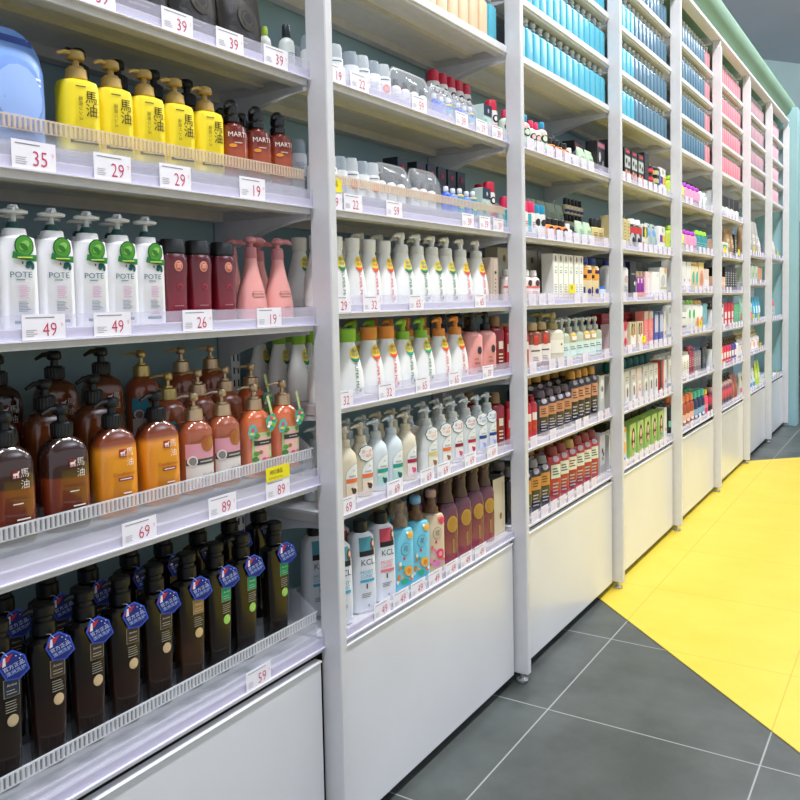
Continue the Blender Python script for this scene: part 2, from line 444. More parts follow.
# --- white bottle with green leaf tag
def k_pote():
    pr = [(0, .019, .027), (.003, .021, .0305), (.120, .021, .0305), (.138, .020, .028), (.142, .014, .018), (.152, .0135, .0165), (.153, .012, .015)]
    a = MB(); a.lathe(pr, 'f4f4f6', 28, 3.2); f = surf_prof(pr, 3.2)
    b = MB(); b.lathe([(.153, .0115), (.159, .0115)], '0d4a44', 16); pump(b, .159, .010, .004, 'dfe2e2', .033, -20, .026, '0d4a44', -.003, .9)
    b.lathe([(.1735, .006, .008), (.1755, .015, .022), (.1795, .016, .023), (.182, .010, .016)], 'e4e6e6', 18)
    c = MB(); c.text('POTE', .0, .083, .0125, f, '4c6f78:m', sx=1.15); c.lines(-.008, .010, .074, .078, 1, f, '7d949a:m')
    c.disc(.014, .100, .006, .004, f, '0f5a58:m'); c.disc(.011, .096, .004, .003, f, '0f5a58:m'); c.disc(.019, .096, .003, .005, f, '0f5a58:m'); c.disc(.003, .101, .0012, .002, f, '1c3a3a:m')
    c.lines(-.004, .014, .048, .068, 7, f, 'e2b8d4:m', th=.5); c.lines(-.006, .014, .028, .044, 7, f, '8d98a4:m', th=.4)
    c.lines(-.004, .014, .018, .023, 2, f, 'e07a9a:m'); c.rect(-.013, .015, .010, .0145, f, '1f6f74:m', .0012)
    d = MB(); g = lambda u, z: f(u, min(z, .118))+.001
    d.disc(.006, .126, .0155, .0165, g, '1f5c1f:m', .0015); d.disc(.006, .126, .0135, .0145, g, '4b9a2c:m', .002); d.disc(.006, .127, .009, .006, g, '8cc65a:m', .0024, rot=.7); d.disc(.005, .125, .007, .004, g, '2f7a24:m', .0027, rot=-.6)
    d.poly([(-.014, .108), (-.012, .118), (.006, .113), (.026, .113), (.025, .103), (.006, .105)], g, '1f7a2c:m', .003); d.lines(-.006, .018, .1075, .1105, 1, g, 'd8e860:m', .0036, .6)
    reg('pote', 'pump_bottle', 'bottle', 'white pump bottle with green leaf tag', [P1('body', a), P1('pump', b), P1('label', c), P1('hang_tag', d)])
k_pote()

def k_redblack():
    pr = [(0, .018, .021), (.004, .020, .0235), (.04, .020, .0235), (.08, .019, .025), (.105, .020, .027), (.120, .0195, .0255), (.126, .017, .023)]
    mt = mat_gradient('dark_red_liquid', [(0, '8c1a30'), (.06, '7a1526'), (.13, '52101c')], .25)
    a = MB(); a.lathe(pr, mt, 24, 2.4); f = surf_prof(pr, 2.4)
    b = MB(); b.lathe([(.1265, .016, .0215), (.129, .018, .0235), (.150, .017, .022), (.153, .015, .020)], '181a1c', 24, 2.6)
    c = MB(); c.disc(.0, .104, .0085, .010, f, 'e0a487:m'); c.disc(.0, .104, .0065, .008, f, 'd85a4a:m', .0014); c.text('双', .0, .104, .010, f, 'f4e0c8:m', .002); c.disc(.002, .066, .006, .006, f, 'b04a58:m'); c.disc(.002, .066, .0045, .0045, f, '7a1728:m', .0014)
    c.lines(-.010, .012, .030, .034, 1, f, 'b06a74:m')
    reg('redblack', 'shampoo_bottle', 'bottle', 'dark red bottle with black cap', [P1('body', a), P1('cap', b), P1('label', c)])
k_redblack()

def k_pink():
    pr = [(0, .024, .030), (.004, .026, .033), (.03, .026, .034), (.06, .022, .029), (.09, .016, .020), (.115, .0125, .014), (.125, .012, .0135)]
    a = MB(); a.lathe(pr, 'f3a9a2:l', 24); f = surf_prof(pr)
    b = MB(); b.lathe([(.125, .0125), (.128, .0135), (.146, .0125), (.149, .009)], 'd98d92', 18); b.lathe([(.149, .006), (.155, .006)], 'd98d92', 10)
    b.lathe([(.155, .006), (.160, .013), (.166, .012), (.170, .007)], 'dd9296', 16); b.tube([(0, 0, .162), (.012, .018, .163), (.016, .026, .158)], [.006, .005, .003], 'd98d92')
    c = MB(); c.rect(-.012, .016, .046, .058, f, 'b0746c:m', .0009); c.rect(-.011, .015, .047, .057, f, 'f2aaa2:m', .0013); c.text('COCONUT', .002, .052, .0068, f, '6e3f3a:m', .0018); c.lines(-.004, .014, .018, .026, 2, f, 'b0746c:m')
    reg('pink', 'pump_bottle', 'bottle', 'pink long-necked pump bottle', [P1('body', a), P1('pump', b), P1('label', c)])
k_pink()

def k_mild(key, capc, ink, dk, typ, desc):
    H = .130 if typ == 't' else .124 if capc != 'ecece6' else .135
    pr = [(0, .028, .037), (.004, .030, .0400), (.03, .030, .041), (.06, .0275, .038), (.085, .0235, .032), (.105, .019, .0255), (H, .0145, .0185)]
    a = MB(); a.lathe(pr, 'f3f3ef', 24); f = surf_prof(pr)
    b = MB()
    if typ == 't': b.lathe([(H, .0155, .0200), (H+.003, .017, .0215), (H+.030, .018, .0225), (H+.032, .016, .0205)], capc, 22)
    else: pump(b, H, .0185, .021, capc, .040, -60, .032, None, -.004, .55)
    c = MB()
    if key != 'mildwt0':
        c.disc(.010, .100, .0150, .0185, f, 'f4dc3c:m', .0012); 
        c.poly([(-.004, .093), (.0235, .093), (.022, .088), (.017, .083), (.010, .0815), (.002, .084), (-.002, .088)], f, dk+':m', .0022); c.text('限时', .010, .108, .0095, f, '2c5f8c:m' if ink != 'e0506a' else 'b0406a:m', .0018); c.text('特惠', .010, .098, .0095, f, '2c5f8c:m' if ink != 'e0506a' else 'b0406a:m', .0018)
    c.text('SUPER MiLD', .009, .044, .0135, f, ink+':m', .0014, -PI/2, 1.05); c.disc(.018, .015, .003, .004, f, ink+':m', .0012)
    reg(key, 'pump_bottle' if typ == 'p' else 'shampoo_tube', 'bottle', desc, [P1('body', a), P1('pump' if typ == 'p' else 'cap', b), P1('label', c)])
k_mild('mwg', 'ecece6', '3c7a5a', '1f7a5c', 'p', 'all-white pump bottle with green sticker')
k_mild('mwr', 'ecece6', 'e0506a', 'e2502c', 'p', 'all-white pump bottle with red sticker')
k_mild('mtr', 'f0efea', 'e0506a', 'e2502c', 't', 'all-white tube bottle with red sticker')
k_mild('mtg', 'f0efea', '3c7a5a', '1f7a5c', 't', 'all-white tube bottle with green sticker')
k_mild('mgt', '8ec63a', '3c7a5a', '1f7a5c', 't', 'white tube bottle with green cap')
PROD['mgts'] = tuple(['shampoo_tube', 'bottle', 'slim white tube bottle with green cap', PROD['mgt'][3]])
k_mild('mot', 'e8923c', 'e0506a', 'e2502c', 't', 'white tube bottle with orange cap')
k_mild('mgp', '8ec63a', '3c7a5a', '1f9a7c', 'p', 'white pump bottle with green pump')
k_mild('mop', 'e8923c', 'e0506a', 'e2502c', 'p', 'white pump bottle with orange pump')

def k_horse(key, mt, desc, orange):
    pr = [(0, .024, .034), (.004, .027, .038), (.10, .027, .038), (.122, .0265, .037), (.136, .024, .032), (.145, .017, .021), (.149, .013, .015)]
    a = MB(); a.lathe(pr, mt, 30, 3.0); f = surf_prof(pr, 3.0)
    b = MB(); pump(b, .149, .0165, .024, '17191a', .037, -75, .028, None, -.006, .78)
    for i in range(20):
        t = i*PI/10; b.box(.0163*math.cos(t)-.0008, .0163*math.cos(t)+.0008, .0163*math.sin(t)-.0008, .0163*math.sin(t)+.0008, .152, .170, '222426')
    c = MB(); ink = 'f6ece0:m'
    c.rect(-.003, .010, .101, .114, f, ('a8262c' if orange else '7c1c20')+':m', .0010)
    # small horse
    c.poly([(-.001, .106), (.007, .1065), (.007, .110), (-.001, .1095)], f, ink, .0018); c.poly([(.0055, .108), (.0085, .111), (.0075, .113), (.005, .110)], f, ink, .002)
    for u in (-.0005, .0015, .0045, .0062): c.rect(u, u+.001, .1025, .107, f, ink, .0018, 1, 1)
    c.text('馬', .0165, .1075, .0150, f, ink, .0016, 0, 1, .008); c.text('油', .0165, .0905, .0150, f, ink, .0016, 0, 1, .008)
    c.text('Conditioner' if orange else 'Shampoo', .006, .072, .0085, f, ('a03a3a' if orange else '6a3a30')+':m', .0016)
    if orange: c.rect(-.006, .022, .060, .066, f, '9c3450:m', .0012)
    c.lines(-.003, .020, .0618, .0645, 1, f, ink, .0018, .6); c.lines(.002, .024, .030, .042, 2, f, ink, .0014, .35)
    reg(key, 'pump_bottle', 'bottle', desc, [P1('body', a), P1('pump', b), P1('label', c)])
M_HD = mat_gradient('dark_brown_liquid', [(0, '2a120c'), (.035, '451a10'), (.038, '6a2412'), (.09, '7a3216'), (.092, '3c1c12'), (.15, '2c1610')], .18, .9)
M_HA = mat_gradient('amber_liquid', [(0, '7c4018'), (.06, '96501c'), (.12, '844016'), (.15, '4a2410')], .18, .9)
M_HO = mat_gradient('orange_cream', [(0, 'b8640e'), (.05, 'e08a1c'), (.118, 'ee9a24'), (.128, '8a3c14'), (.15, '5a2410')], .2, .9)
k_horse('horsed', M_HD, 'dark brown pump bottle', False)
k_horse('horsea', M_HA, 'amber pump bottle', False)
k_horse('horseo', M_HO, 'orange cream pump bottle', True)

def k_coco(key, body, pink, desc, floral, gold='cbb08c'):
    pr = [(0, .024, .030), (.004, .027, .0335), (.10, .027, .0335), (.118, .027, .033), (.130, .021, .025), (.136, .015, .017)]
    a = MB(); a.lathe(pr, body, 26, 2.6); f = surf_prof(pr, 2.6)
    b = MB(); b.lathe([(.136, .0165), (.138, .018), (.158, .0165), (.160, .012)], gold+':g', 20); pump(b, .160, .010, .004, gold+':g', .036, -100, .026, None, -.003, 1.0)
    c = MB()
    if not floral:
        c.rect(-.030, .031, .060, .096, f, pink+':m', .0008, 10); c.rect(-.030, .031, .020, .062, f, 'ded6ce:m', .0009, 10); c.rect(-.030, .031, .012, .020, f, pink+':m', .001, 10)
        c.disc(.012, .095, .015, .016, f, body, .0013); c.rect(-.030, .031, .056, .067, f, '4a4644:m', .0015, 10); c.disc(-.020, .064, .009, .010, f, 'e8e4e0:m', .002); c.disc(-.020, .064, .0065, .0075, f, '8c8480:m', .0024)
        c.lines(-.006, .026, .059, .064, 1, f, 'c8c2bc:m', .002); c.text('Vanilla', .012, .036, .010, f, '9a8f88:m', .0015); c.disc(-.002, .026, .006, .004, f, 'b86a78:m', .0016); c.disc(.006, .024, .005, .004, f, '6a5a6c:m', .0018); c.disc(-.010, .027, .005, .004, f, 'f8f4f0:m', .0018); c.lines(-.004, .024, .012, .017, 1, f, 'c05070:m', .0016)
    else:
        c.rect(-.022, .027, .028, .092, f, 'b9d694:m', .0008, 10); c.disc(.004, .060, .021, .027, f, 'f0c0b4:m', .0012); c.rect(-.018, .026, .066, .076, f, '3c3c3a:m', .0016, 8)
        for u, z, r, cc in ((-.014, .050, .006, '5fa044'), (-.016, .038, .007, '4f9040'), (.018, .086, .006, '6aac48'), (-.012, .086, .007, '5fa044'), (.004, .036, .006, 'e05a7a'), (.014, .036, .005, 'e87a90'), (-.004, .052, .005, 'a87850'), (.022, .034, .006, '5fa044')):
            c.disc(u, z, r, r*.8, f, cc+':m', .0018)
        c.lines(-.006, .022, .069, .073, 1, f, 'c8c4bc:m', .0022)
    parts = [P1('body', a), P1('pump', b), P1('label', c)]
    if floral:
        d = MB(); g = lambda u, z: .030+.004*math.cos(u*60)
        d.poly([(.010, .165), (.016, .168), (.030, .118), (.024, .114)], g, 'c9d492:m', 0)
        d.poly([(.005, .118), (.012, .126), (.030, .128), (.038, .112), (.030, .098), (.020, .092), (.008, .100)], g, '3fb398:m', .002)
        for u, z, r, cc in ((.016, .110, .006, 'f0e8c0'), (.026, .106, .006, '7ac84c'), (.020, .120, .005, 'e8607a'), (.028, .118, .004, 'f4d050'), (.012, .104, .004, 'ffffff')): d.disc(u, z, r, r*.8, g, cc+':m', .003)
        d.poly([(-.034, .094), (-.030, .108), (-.020, .112), (-.014, .100), (-.020, .086), (-.030, .082)], g, '5fc4b8:m', .001); d.disc(-.024, .100, .004, .004, g, 'e8607a:m', .002); d.disc(-.026, .092, .005, .003, g, 'f0e070:m', .002)
        parts.append(P1('hang_tag', d))
    reg(key, 'pump_bottle', 'bottle', desc, parts)
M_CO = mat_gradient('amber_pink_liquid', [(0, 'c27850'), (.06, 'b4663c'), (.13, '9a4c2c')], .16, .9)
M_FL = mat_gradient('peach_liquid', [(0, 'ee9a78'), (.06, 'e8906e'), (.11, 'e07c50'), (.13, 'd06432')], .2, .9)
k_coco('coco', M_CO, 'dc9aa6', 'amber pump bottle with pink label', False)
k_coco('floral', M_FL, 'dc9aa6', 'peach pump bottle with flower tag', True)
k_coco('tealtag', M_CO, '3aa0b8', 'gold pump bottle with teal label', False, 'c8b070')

def k_black(key, rect, seal, bodyc, desc, tagtilt=.35):
    pr = [(0, .016, .0215), (.003, .018, .0240), (.06, .019, .0265), (.188, .021, .031), (.200, .020, .0295), (.206, .014, .020), (.209, .011, .014)]
    mt = mat_gradient('near_black_liquid_'+key, [(0, '140d09'), (.08, bodyc), (.16, '120c09')], .20, .15)
    a = MB(); a.lathe(pr, mt, 26, 3.6); f = surf_prof(pr, 3.6)
    b = MB(); b.lathe([(.209, .014), (.211, .0175), (.230, .0175), (.233, .014), (.238, .014), (.241, .0170), (.254, .0175), (.257, .014)], '0b0b0c', 20, 2.4); b.tube([(0, 0, .248), (0, -.024, .249), (0, -.032, .246)], [.007, .005, .0035], '0b0b0c')
    c = MB(); c.rect(-.001, .023, .142, .170, f, 'a59a86:m', .0007, 4); c.rect(0, .022, .143, .169, f, rect+':m', .0012, 4); c.text('Amino', .011, .161, .0055, f, 'e8e0c8:m', .0018); c.lines(.003, .020, .146, .155, 2, f, 'c8c0a8:m', .0018, .25)
    c.lines(.001, .021, .118, .138, 5, f, 'a8a290:m', .0010, .3); c.disc(.011, .106, .0085, .0095, f, seal+':m', .0012); c.disc(.011, .106, .0065, .0075, f, 'fff2d0:m' if 'b' in seal[:1] else seal+':n', .0017)
    d = MB(); g = lambda u, z: .030+.25*(u-.012)
    def R(u, z): u -= .010; z -= .150; k = math.cos(tagtilt), math.sin(tagtilt); return (.012+u*k[0]-z*k[1], .192+u*k[1]+z*k[0])
    hexa = [R(*q) for q in ((-.007, .134), (.010, .127), (.027, .134), (.029, .158), (.018, .173), (.004, .173), (-.009, .158))]
    d.poly(hexa, g, '3f5fd0:m', 0); hexb = [(.012+(u-.012)*.88, .193+(z-.193)*.88) for u, z in hexa]; d.poly(hexb, g, '1c2c7c:m', .0008)
    d.poly([R(*q) for q in ((-.008, .158), (.004, .168), (.016, .168), (.006, .160))], g, 'c83040:m', .0014); d.poly([R(*q) for q in ((-.004, .156), (.002, .168), (.005, .168), (.001, .156))], g, 'f0f0f4:m', .0017)
    for u, z in ((.018, .163), (.024, .161), (.021, .157)): d.disc(*R(u, z), .0010, .0010, g, 'f4f4f8:m', .0016, 6)
    d.text('官方正品', *R(.010, .150), .0076, g, 'd8e4ff:m', .0016, tagtilt); d.text('澳洲洗护', *R(.010, .1415), .0072, g, 'b8ccff:m', .0016, tagtilt)
    d.tube([(.015, -.004, .212), (.024, .000, .214), (.030, *R(.008, .168))], .0007, 'c8c8d0:m', 4)
    reg(key, 'pump_bottle', 'bottle', desc, [P1('body', a), P1('pump', b), P1('label', c), P1('hang_tag', d)])
k_black('blkn', '27324a', 'c8b48c', '241810', 'black bottle with blue tag, navy label')
k_black('blkb', '4a3826', 'd8bc90', '28140b', 'black bottle with blue tag, brown label')
k_black('blkg', 'a8823c', 'd8bc80', '3a2210', 'black bottle with blue tag, gold label')
k_black('blkv', '1fa060', 'a8d860', '1a0f0a', 'black bottle with blue tag, green label')

def k_yellow():
    pr = [(0, .020, .027), (.004, .023, .0305), (.100, .023, .0305), (.108, .021, .028), (.112, .014, .018)]
    a = MB(); a.lathe(pr, 'f4dc1e', 28, 3.4); f = surf_prof(pr, 3.4)
    b = MB(); b.lathe([(.112, .0155), (.114, .017), (.128, .0155), (.130, .012)], 'c2a25a', 20); pump(b, .130, .012, .003, 'c2a25a', .036, -70, .024, None, -.005, 1.15)
    c = MB(); c.text('馬', .012, .083, .021, f, '3a3014:m'); c.text('油', .012, .063, .021, f, '3a3014:m'); c.lines(-.012, .006, .097, .101, 1, f, '6a5a20:m'); c.text('薬用リンス', -.006, .066, .0075, f, '6a5a20:m', .0012, -PI/2); c.text('しっとり', .022, .066, .006, f, '6a5a20:m', .0012, -PI/2)
    c.rect(-.022, .022, .014, .020, f, '2c2410:m'); c.lines(-.018, .018, .0155, .0185, 1, f, 'f0dc40:m', .0016)
    reg('yellow', 'pump_bottle', 'bottle', 'bright yellow pump bottle', [P1('body', a), P1('pump', b), P1('label', c)])
k_yellow()

def k_marti():
    pr = [(0, .022, .024), (.004, .0255, .0275), (.070, .0255, .0275), (.084, .023, .025), (.091, .014, .015)]
    mt = mat_gradient('amber_red_liquid', [(0, '7a2e16'), (.05, 'a8481c'), (.07, '7c2a18'), (.1, '5c1e12')], .15, .9)
    a = MB(); a.lathe(pr, mt, 26); f = surf_prof(pr)
    b = MB(); b.lathe([(.091, .0125), (.093, .0145), (.101, .0145), (.104, .012), (.110, .014), (.124, .0125), (.130, .006)], '1b1d1f:l', 20); b.tube([(0, 0, .118), (.014, -.012, .119), (.02, -.018, .114)], [.007, .005, .003], '1b1d1f:l')
    c = MB(); c.text('MARTI', .003, .070, .0115, f, 'eee4dc:m', .0012, 0, 1.05); c.lines(-.004, .014, .055, .059, 1, f, 'd0c0b4:m'); c.lines(.002, .018, .012, .020, 2, f, 'c8b8ac:m', .001, .3); c.disc(-.006, .052, .007, .003, f, 'f09a30:m', .0012)
    reg('marti', 'pump_bottle', 'bottle', 'small amber bottle with black pump', [P1('body', a), P1('pump', b), P1('label', c)])
k_marti()

# --- generic products -------------------------------------------------------
def deco(c, decs, w, h, f):
    for q in decs:
        t = q[0]
        if t == 'r': c.rect(q[1]*w, q[2]*w, q[3]*h, q[4]*h, f, q[5]+':m', q[6] if len(q) > 6 else .0008, 6, 3)
        elif t == 'd': c.disc(q[1]*w, q[2]*h, q[3]*w, q[4]*w, f, q[5]+':m', q[6] if len(q) > 6 else .0013)
        elif t == 't': c.text(q[1], q[2]*w, q[3]*h, q[4]*w, f, q[5]+':m', .0018, q[6] if len(q) > 6 else 0)
        elif t == 'l': c.lines(q[1]*w, q[2]*w, q[3]*h, q[4]*h, q[5], f, q[6]+':m', .0014, .4)
def G(key, name, desc, shape, w, h, d, body, cap=None, decs=(), cf=.18, tex=None):
    a = MB(); b = MB(); c = MB(); cat = {'box': 'box', 'pouch': 'pouch', 'bag': 'pouch', 'tube': 'tube'}.get(shape, 'bottle'); bodym = body if not isinstance(body, str) else body
    hb = h*(1-cf)
    if shape == 'box':
        a.box(-d/2, d/2, -w/2, w/2, 0, h, bodym, .0012); f = flat(d/2); hb = h
    elif shape == 'pouch':
        pr = [(0, d*.30, w*.47), (h*.03, d*.45, w*.49), (h*.35, d*.5, w*.5), (h*.7, d*.33, w*.5), (h*.9, d*.10, w*.5), (h, d*.04, w*.5)]
        a.lathe(pr, bodym, 24, 2.6); f = surf_prof(pr, 2.6); hb = h
    elif shape == 'bag':
        pr = [(0, d*.30, w*.44), (h*.04, d*.45, w*.49), (h*.35, d*.5, w*.5), (h*.65, d*.42, w*.5), (h*.80, d*.28, w*.46), (h*.90, d*.16, w*.38), (h*.97, d*.08, w*.26), (h, d*.03, w*.14)]
        a.lathe(pr, bodym, 28, 2.2); f = surf_prof(pr, 2.2); hb = h
    elif shape == 'tube':      # stands on its cap, flat crimp at the top
        pr = [(hb*0+h*cf, d*.42, w*.42), (h*cf+.004, d*.5, w*.48), (h*.6, d*.4, w*.5), (h*.93, d*.10, w*.5), (h, d*.06, w*.5)]
        a.lathe(pr, bodym, 22, 2.2); f = surf_prof(pr, 2.2); hb = h
        b.lathe([(0, d*.4, w*.4), (h*cf*.9, d*.42, w*.42), (h*cf, d*.36, w*.36)], cap, 18)
    elif shape in ('round', 'pump', 'slim', 'dome', 'wide'):
        e = {'round': 2, 'pump': 2.6, 'slim': 3.6, 'dome': 2, 'wide': 3.2}[shape]
        sh = {'round': .80, 'pump': .86, 'slim': .90, 'dome': .97, 'wide': .88}[shape]
        nk = {'round': .42, 'pump': .45, 'slim': .5, 'dome': .9, 'wide': .45}[shape]
        pr = [(0, d*.44, w*.45), (hb*.03, d*.5, w*.5), (hb*sh, d*.5, w*.5), (hb*(sh+(1-sh)*.55), d*.44, w*.43), (hb, d*.5*nk, w*.5*nk)]
        a.lathe(pr, bodym, 22, e); f = surf_prof(pr, e)
        r = w*.5*nk
        if shape == 'pump': pump(b, hb, max(r, .008), h*cf*.45, cap, w*.62, -80, h*cf*.8, None, -.003, .7)
        elif shape == 'slim': b.lathe([(hb, r), (hb+.002, r*1.25), (h*.93, r*1.2), (h, r)], cap, 18)
        elif shape == 'dome': b.lathe([(hb, d*.46, w*.46), (hb+h*cf*.7, d*.45, w*.45), (h*.985, d*.38, w*.38), (h, d*.22, w*.22)], cap, 20)
        else: b.lathe([(hb, r*1.1), (hb+.002, r*1.3), (h*.96, r*1.22), (h, r)], cap, 18)
    parts = [P1('body', a)]
    if b.v: parts.append(P1('pump' if shape == 'pump' else 'cap', b))
    if decs: deco(c, decs, w, hb, f); parts.append(P1('label', c))
    reg(key, name, cat, desc, parts)

# glass-stoppered display bottles of the plain upper shelves
def k_disp(key, body, desc, clear=False):
    a = MB(); a.lathe([(0, .020, .024), (.003, .023, .0275), (.114, .023, .0275), (.120, .019, .023), (.122, .009, .009), (.132, .008, .008)], body, 20, 4.5)
    b = MB(); b.lathe([(.130, .010), (.132, .0135), (.139, .0135), (.141, .007), (.144, .012), (.152, .0155), (.161, .013), (.166, .005)], M('ccd4d8:p'), 14)
    parts = [P1('body', a), P1('stopper', b)]
    if clear:
        c = MB(); f = flat(.0232); c.lines(-.018, .018, .02, .12, 9, f, '8fb4c4:m', .0004, .18); parts.append(P1('label', c))
    reg(key, 'display_bottle', 'bottle', desc, parts)
k_disp('dteal', '44a8c0', 'turquoise decorative bottle'); k_disp('dblue', '416a80', 'slate blue decorative bottle')
k_disp('dpink', 'e2808a', 'coral pink decorative bottle'); k_disp('dmauve', 'b08a92', 'dusty mauve decorative bottle'); k_disp('dbeige', 'dcc09a', 'beige decorative bottle'); k_disp('dpale', 'e8a4b0', 'pale pink decorative bottle')

# first bay, upper shelves
M_BAG = mat_noise('black_crinkled_foil', '17130f', '2c2620', 30, .32, .8)
M_BAGB = mat_noise('blue_soft_film', '5f8cd8', '7fa8ea', 14, .3, .4)
G('bagk', 'foil_pouch', 'black crinkled foil pouch', 'pouch', .125, .165, .06, M_BAG, None, [('l', -.3, .3, .78, .84, 1, 'c8c4bc'), ('d', .05, .42, .22, .20, '3a342c'), ('d', .05, .42, .16, .14, '100e0c'), ('l', -.3, .2, .1, .2, 2, '8a8478')])
G('bagb', 'refill_pouch', 'pale blue refill pouch', 'bag', .118, .172, .06, M_BAGB, None, [('r', -.34, .34, .86, .93, '2f4a9c'), ('d', 0, .42, .40, .46, '7398de'), ('d', .03, .40, .33, .39, '97b6f0', .002), ('l', .1, .4, .5, .6, 2, 'f0f4fc')])
G('gcap', 'lotion_bottle', 'pale bottle with green cap', 'round', .028, .095, .028, 'dfe4d8', 'b4d24c', [('d', 0, .6, .3, .3, '9cc43c'), ('l', -.2, .3, .2, .5, 4, '8a9a80')], .2)
G('bcap', 'lotion_bottle', 'clear bottle with black cap', 'round', .034, .10, .034, 'ccd2ce', '1f2a30', [('l', -.25, .3, .25, .55, 5, '7a8a88')], .28)
G('wcap', 'lotion_bottle', 'cream white bottle with pump', 'pump', .040, .12, .035, 'e8e6dc', 'd8d8cc', [('l', -.25, .3, .25, .5, 4, 'a8a898')], .25)
# second bay
G('dome', 'lotion_bottle', 'white bottle with clear dome cap', 'dome', .042, .088, .042, 'f2f4f6', 'b8c4ce:f', [('l', -.3, .3, .3, .6, 5, '9aa8b8')], .38)
G('domeo', 'lotion_bottle', 'white bottle with orange round sticker', 'dome', .042, .090, .042, 'f4f6f8', 'e2e8ec:f', [('d', .05, .45, .26, .26, 'ee6a44'), ('d', .05, .45, .16, .14, 'f6a48c', .002), ('l', -.3, .3, .8, .9, 1, '5a6a7a')], .36)
G('mblk', 'travel_bottle', 'tiny white bottle with black cap', 'round', .028, .070, .028, 'f4f4f4', '1a1c1e', [('l', -.3, .3, .3, .55, 3, 'a0a0a8')], .24)
G('mbrn', 'travel_bottle', 'tiny white bottle with brown cap', 'round', .028, .072, .028, 'f4f4f2', '3a2818', [('d', .0, .6, .24, .26, 'ee6a44')], .24)
G('mblue', 'travel_bottle', 'tiny royal blue bottle with white cap', 'round', .030, .072, .028, '2f5fd8', 'e8eef4', [('l', -.3, .3, .3, .6, 4, '8fb0f4')], .22)
G('mlil', 'travel_bottle', 'tiny periwinkle bottle with white cap', 'round', .030, .070, .028, '6f8fdc', 'e8eef4', [('l', -.3, .3, .3, .6, 4, 'b0c4f4')], .22)
G('mcy', 'travel_bottle', 'tiny cyan bottle with orange collar', 'round', .030, .074, .028, '2fa4c4', 'eef2f4', [('r', -.4, .4, .84, .94, 'f2b45a'), ('d', .0, .35, .25, .22, 'e8f0a0')], .2)
G('navyc', 'gift_carton', 'navy topped gift carton', 'box', .055, .088, .04, 'c8dcd4', None, [('r', -.499, .499, .62, .999, '27354f'), ('d', .05, .8, .1, .12, 'b8c4d4'), ('r', -.45, -.1, .1, .5, '7fc8c0'), ('d', .2, .3, .2, .2, 'f4f4f0')])
G('rcap', 'spray_can', 'white can with red cap', 'dome', .040, .115, .040, 'f2eeee', 'c81e3c', [('d', .1, .68, .3, .3, '1a1a1c'), ('d', .1, .68, .18, .18, 'f4f0f0', .002), ('r', -.45, .45, .08, .22, 'e05a80'), ('l', -.3, .35, .3, .5, 2, 'ee9ab0')], .3)
G('rcapd', 'spray_can', 'dark can with red cap', 'dome', .036, .115, .036, '24262c', 'c81e3c', [('l', -.3, .3, .4, .6, 3, '5a5c64')], .3)
G('navyb', 'gift_carton', 'dark navy handled carton', 'box', .05, .10, .05, '1e2838', None, [('d', 0, .75, .15, .15, 'b8243c'), ('l', -.3, .3, .3, .5, 2, '5a6478')])
G('beigec', 'carton', 'beige product carton', 'box', .052, .138, .05, 'cdb8a6', None, [('r', -.2, .3, .05, .97, 'ddccbc'), ('d', .05, .66, .14, .10, '4a3c38', .0016), ('l', -.05, .15, .12, .55, 5, '9a8478')])
# pale cylinder pumps with label panels
def k_mk(key, body, band, art, desc, tagc=None):
    pr = [(0, .022, .026), (.003, .025, .0295), (.095, .025, .0295), (.112, .022, .0265), (.122, .015, .018), (.130, .012, .014)]
    a = MB(); a.lathe(pr, body, 24, 2.3); f = surf_prof(pr, 2.3)
    b = MB(); pump(b, .130, .0145, .017, body, .034, -70, .032, None, -.003, .6); b.lathe([(.164, .006), (.1655, .016), (.1675, .013)], body, 16)
    c = MB(); c.poly([(-.010, .012), (.025, .012), (.025, .090), (.018, .090), (.006, .086), (-.007, .074), (-.010, .064)], f, 'a8b0ae:m', .0006)
    c.poly([(-.0092, .013), (.0242, .013), (.0242, .089), (.018, .089), (.006, .085), (-.0062, .0735), (-.0092, .064)], f, 'eef0ea:m', .0011)
    c.rect(-.009, .024, .046, .056, f, band+':m', .0017); c.rect(-.009, .024, .013, .040, f, art[0]+':m', .0016); c.disc(.012, .026, .007, .007, f, art[1]+':m', .0021); c.disc(.006, .032, .003, .003, f, art[1]+':m', .0021)
    c.text('moist', .008, .062, .0085, f, '44484a:m', .0017); c.text('m', .012, .075, .008, f, '7a7e80:m', .0017)
    parts = [P1('body', a), P1('pump', b), P1('label', c)]
    if tagc:
        d = MB(); g = lambda u, z: f(u, .10)+.0015
        o = [(.004+.022*math.cos(t*PI/9)*(1+.07*math.cos(t*PI/9*8)), .106+.020*math.sin(t*PI/9)*(1+.07*math.cos(t*PI/9*8))) for t in range(18)]
        d.poly(o, g, '1c5a3c:m', .001); d.poly([(.004+(u-.004)*.92, .106+(z-.106)*.92) for u, z in o], g, 'f4f6f2:m', .0018)
        d.text('买一送', .004, .110, .0095, g, tagc+':m', .0026); d.text('一试用', .004, .100, .0095, g, tagc+':m', .0026); parts.append(P1('hang_tag', d))
    reg(key, 'pump_bottle', 'bottle', desc, parts)
k_mk('mkco', 'ddd2b8', 'f0763c', ('f2dcc0', '4a3a34'), 'cream pump bottle with orange band')
k_mk('mkcot', 'ddd2b8', 'f0763c', ('f2dcc0', '4a3a34'), 'cream orange-banded pump bottle, green-edged tag', 'f06a44')
k_mk('mkg', 'd3dcdf', '1c9a84', ('b4dcd0', '2f5a50'), 'white pump bottle with green band')
k_mk('mkr', 'ddd2b8', 'a81c48', ('f4dcd8', 'd8607c'), 'cream pump bottle with crimson band')
k_mk('mky', 'e0e4e2', 'e2cc78', ('f4eccc', '9a6a54'), 'white yellow-banded pump bottle, oval tag', 'f0a03c')
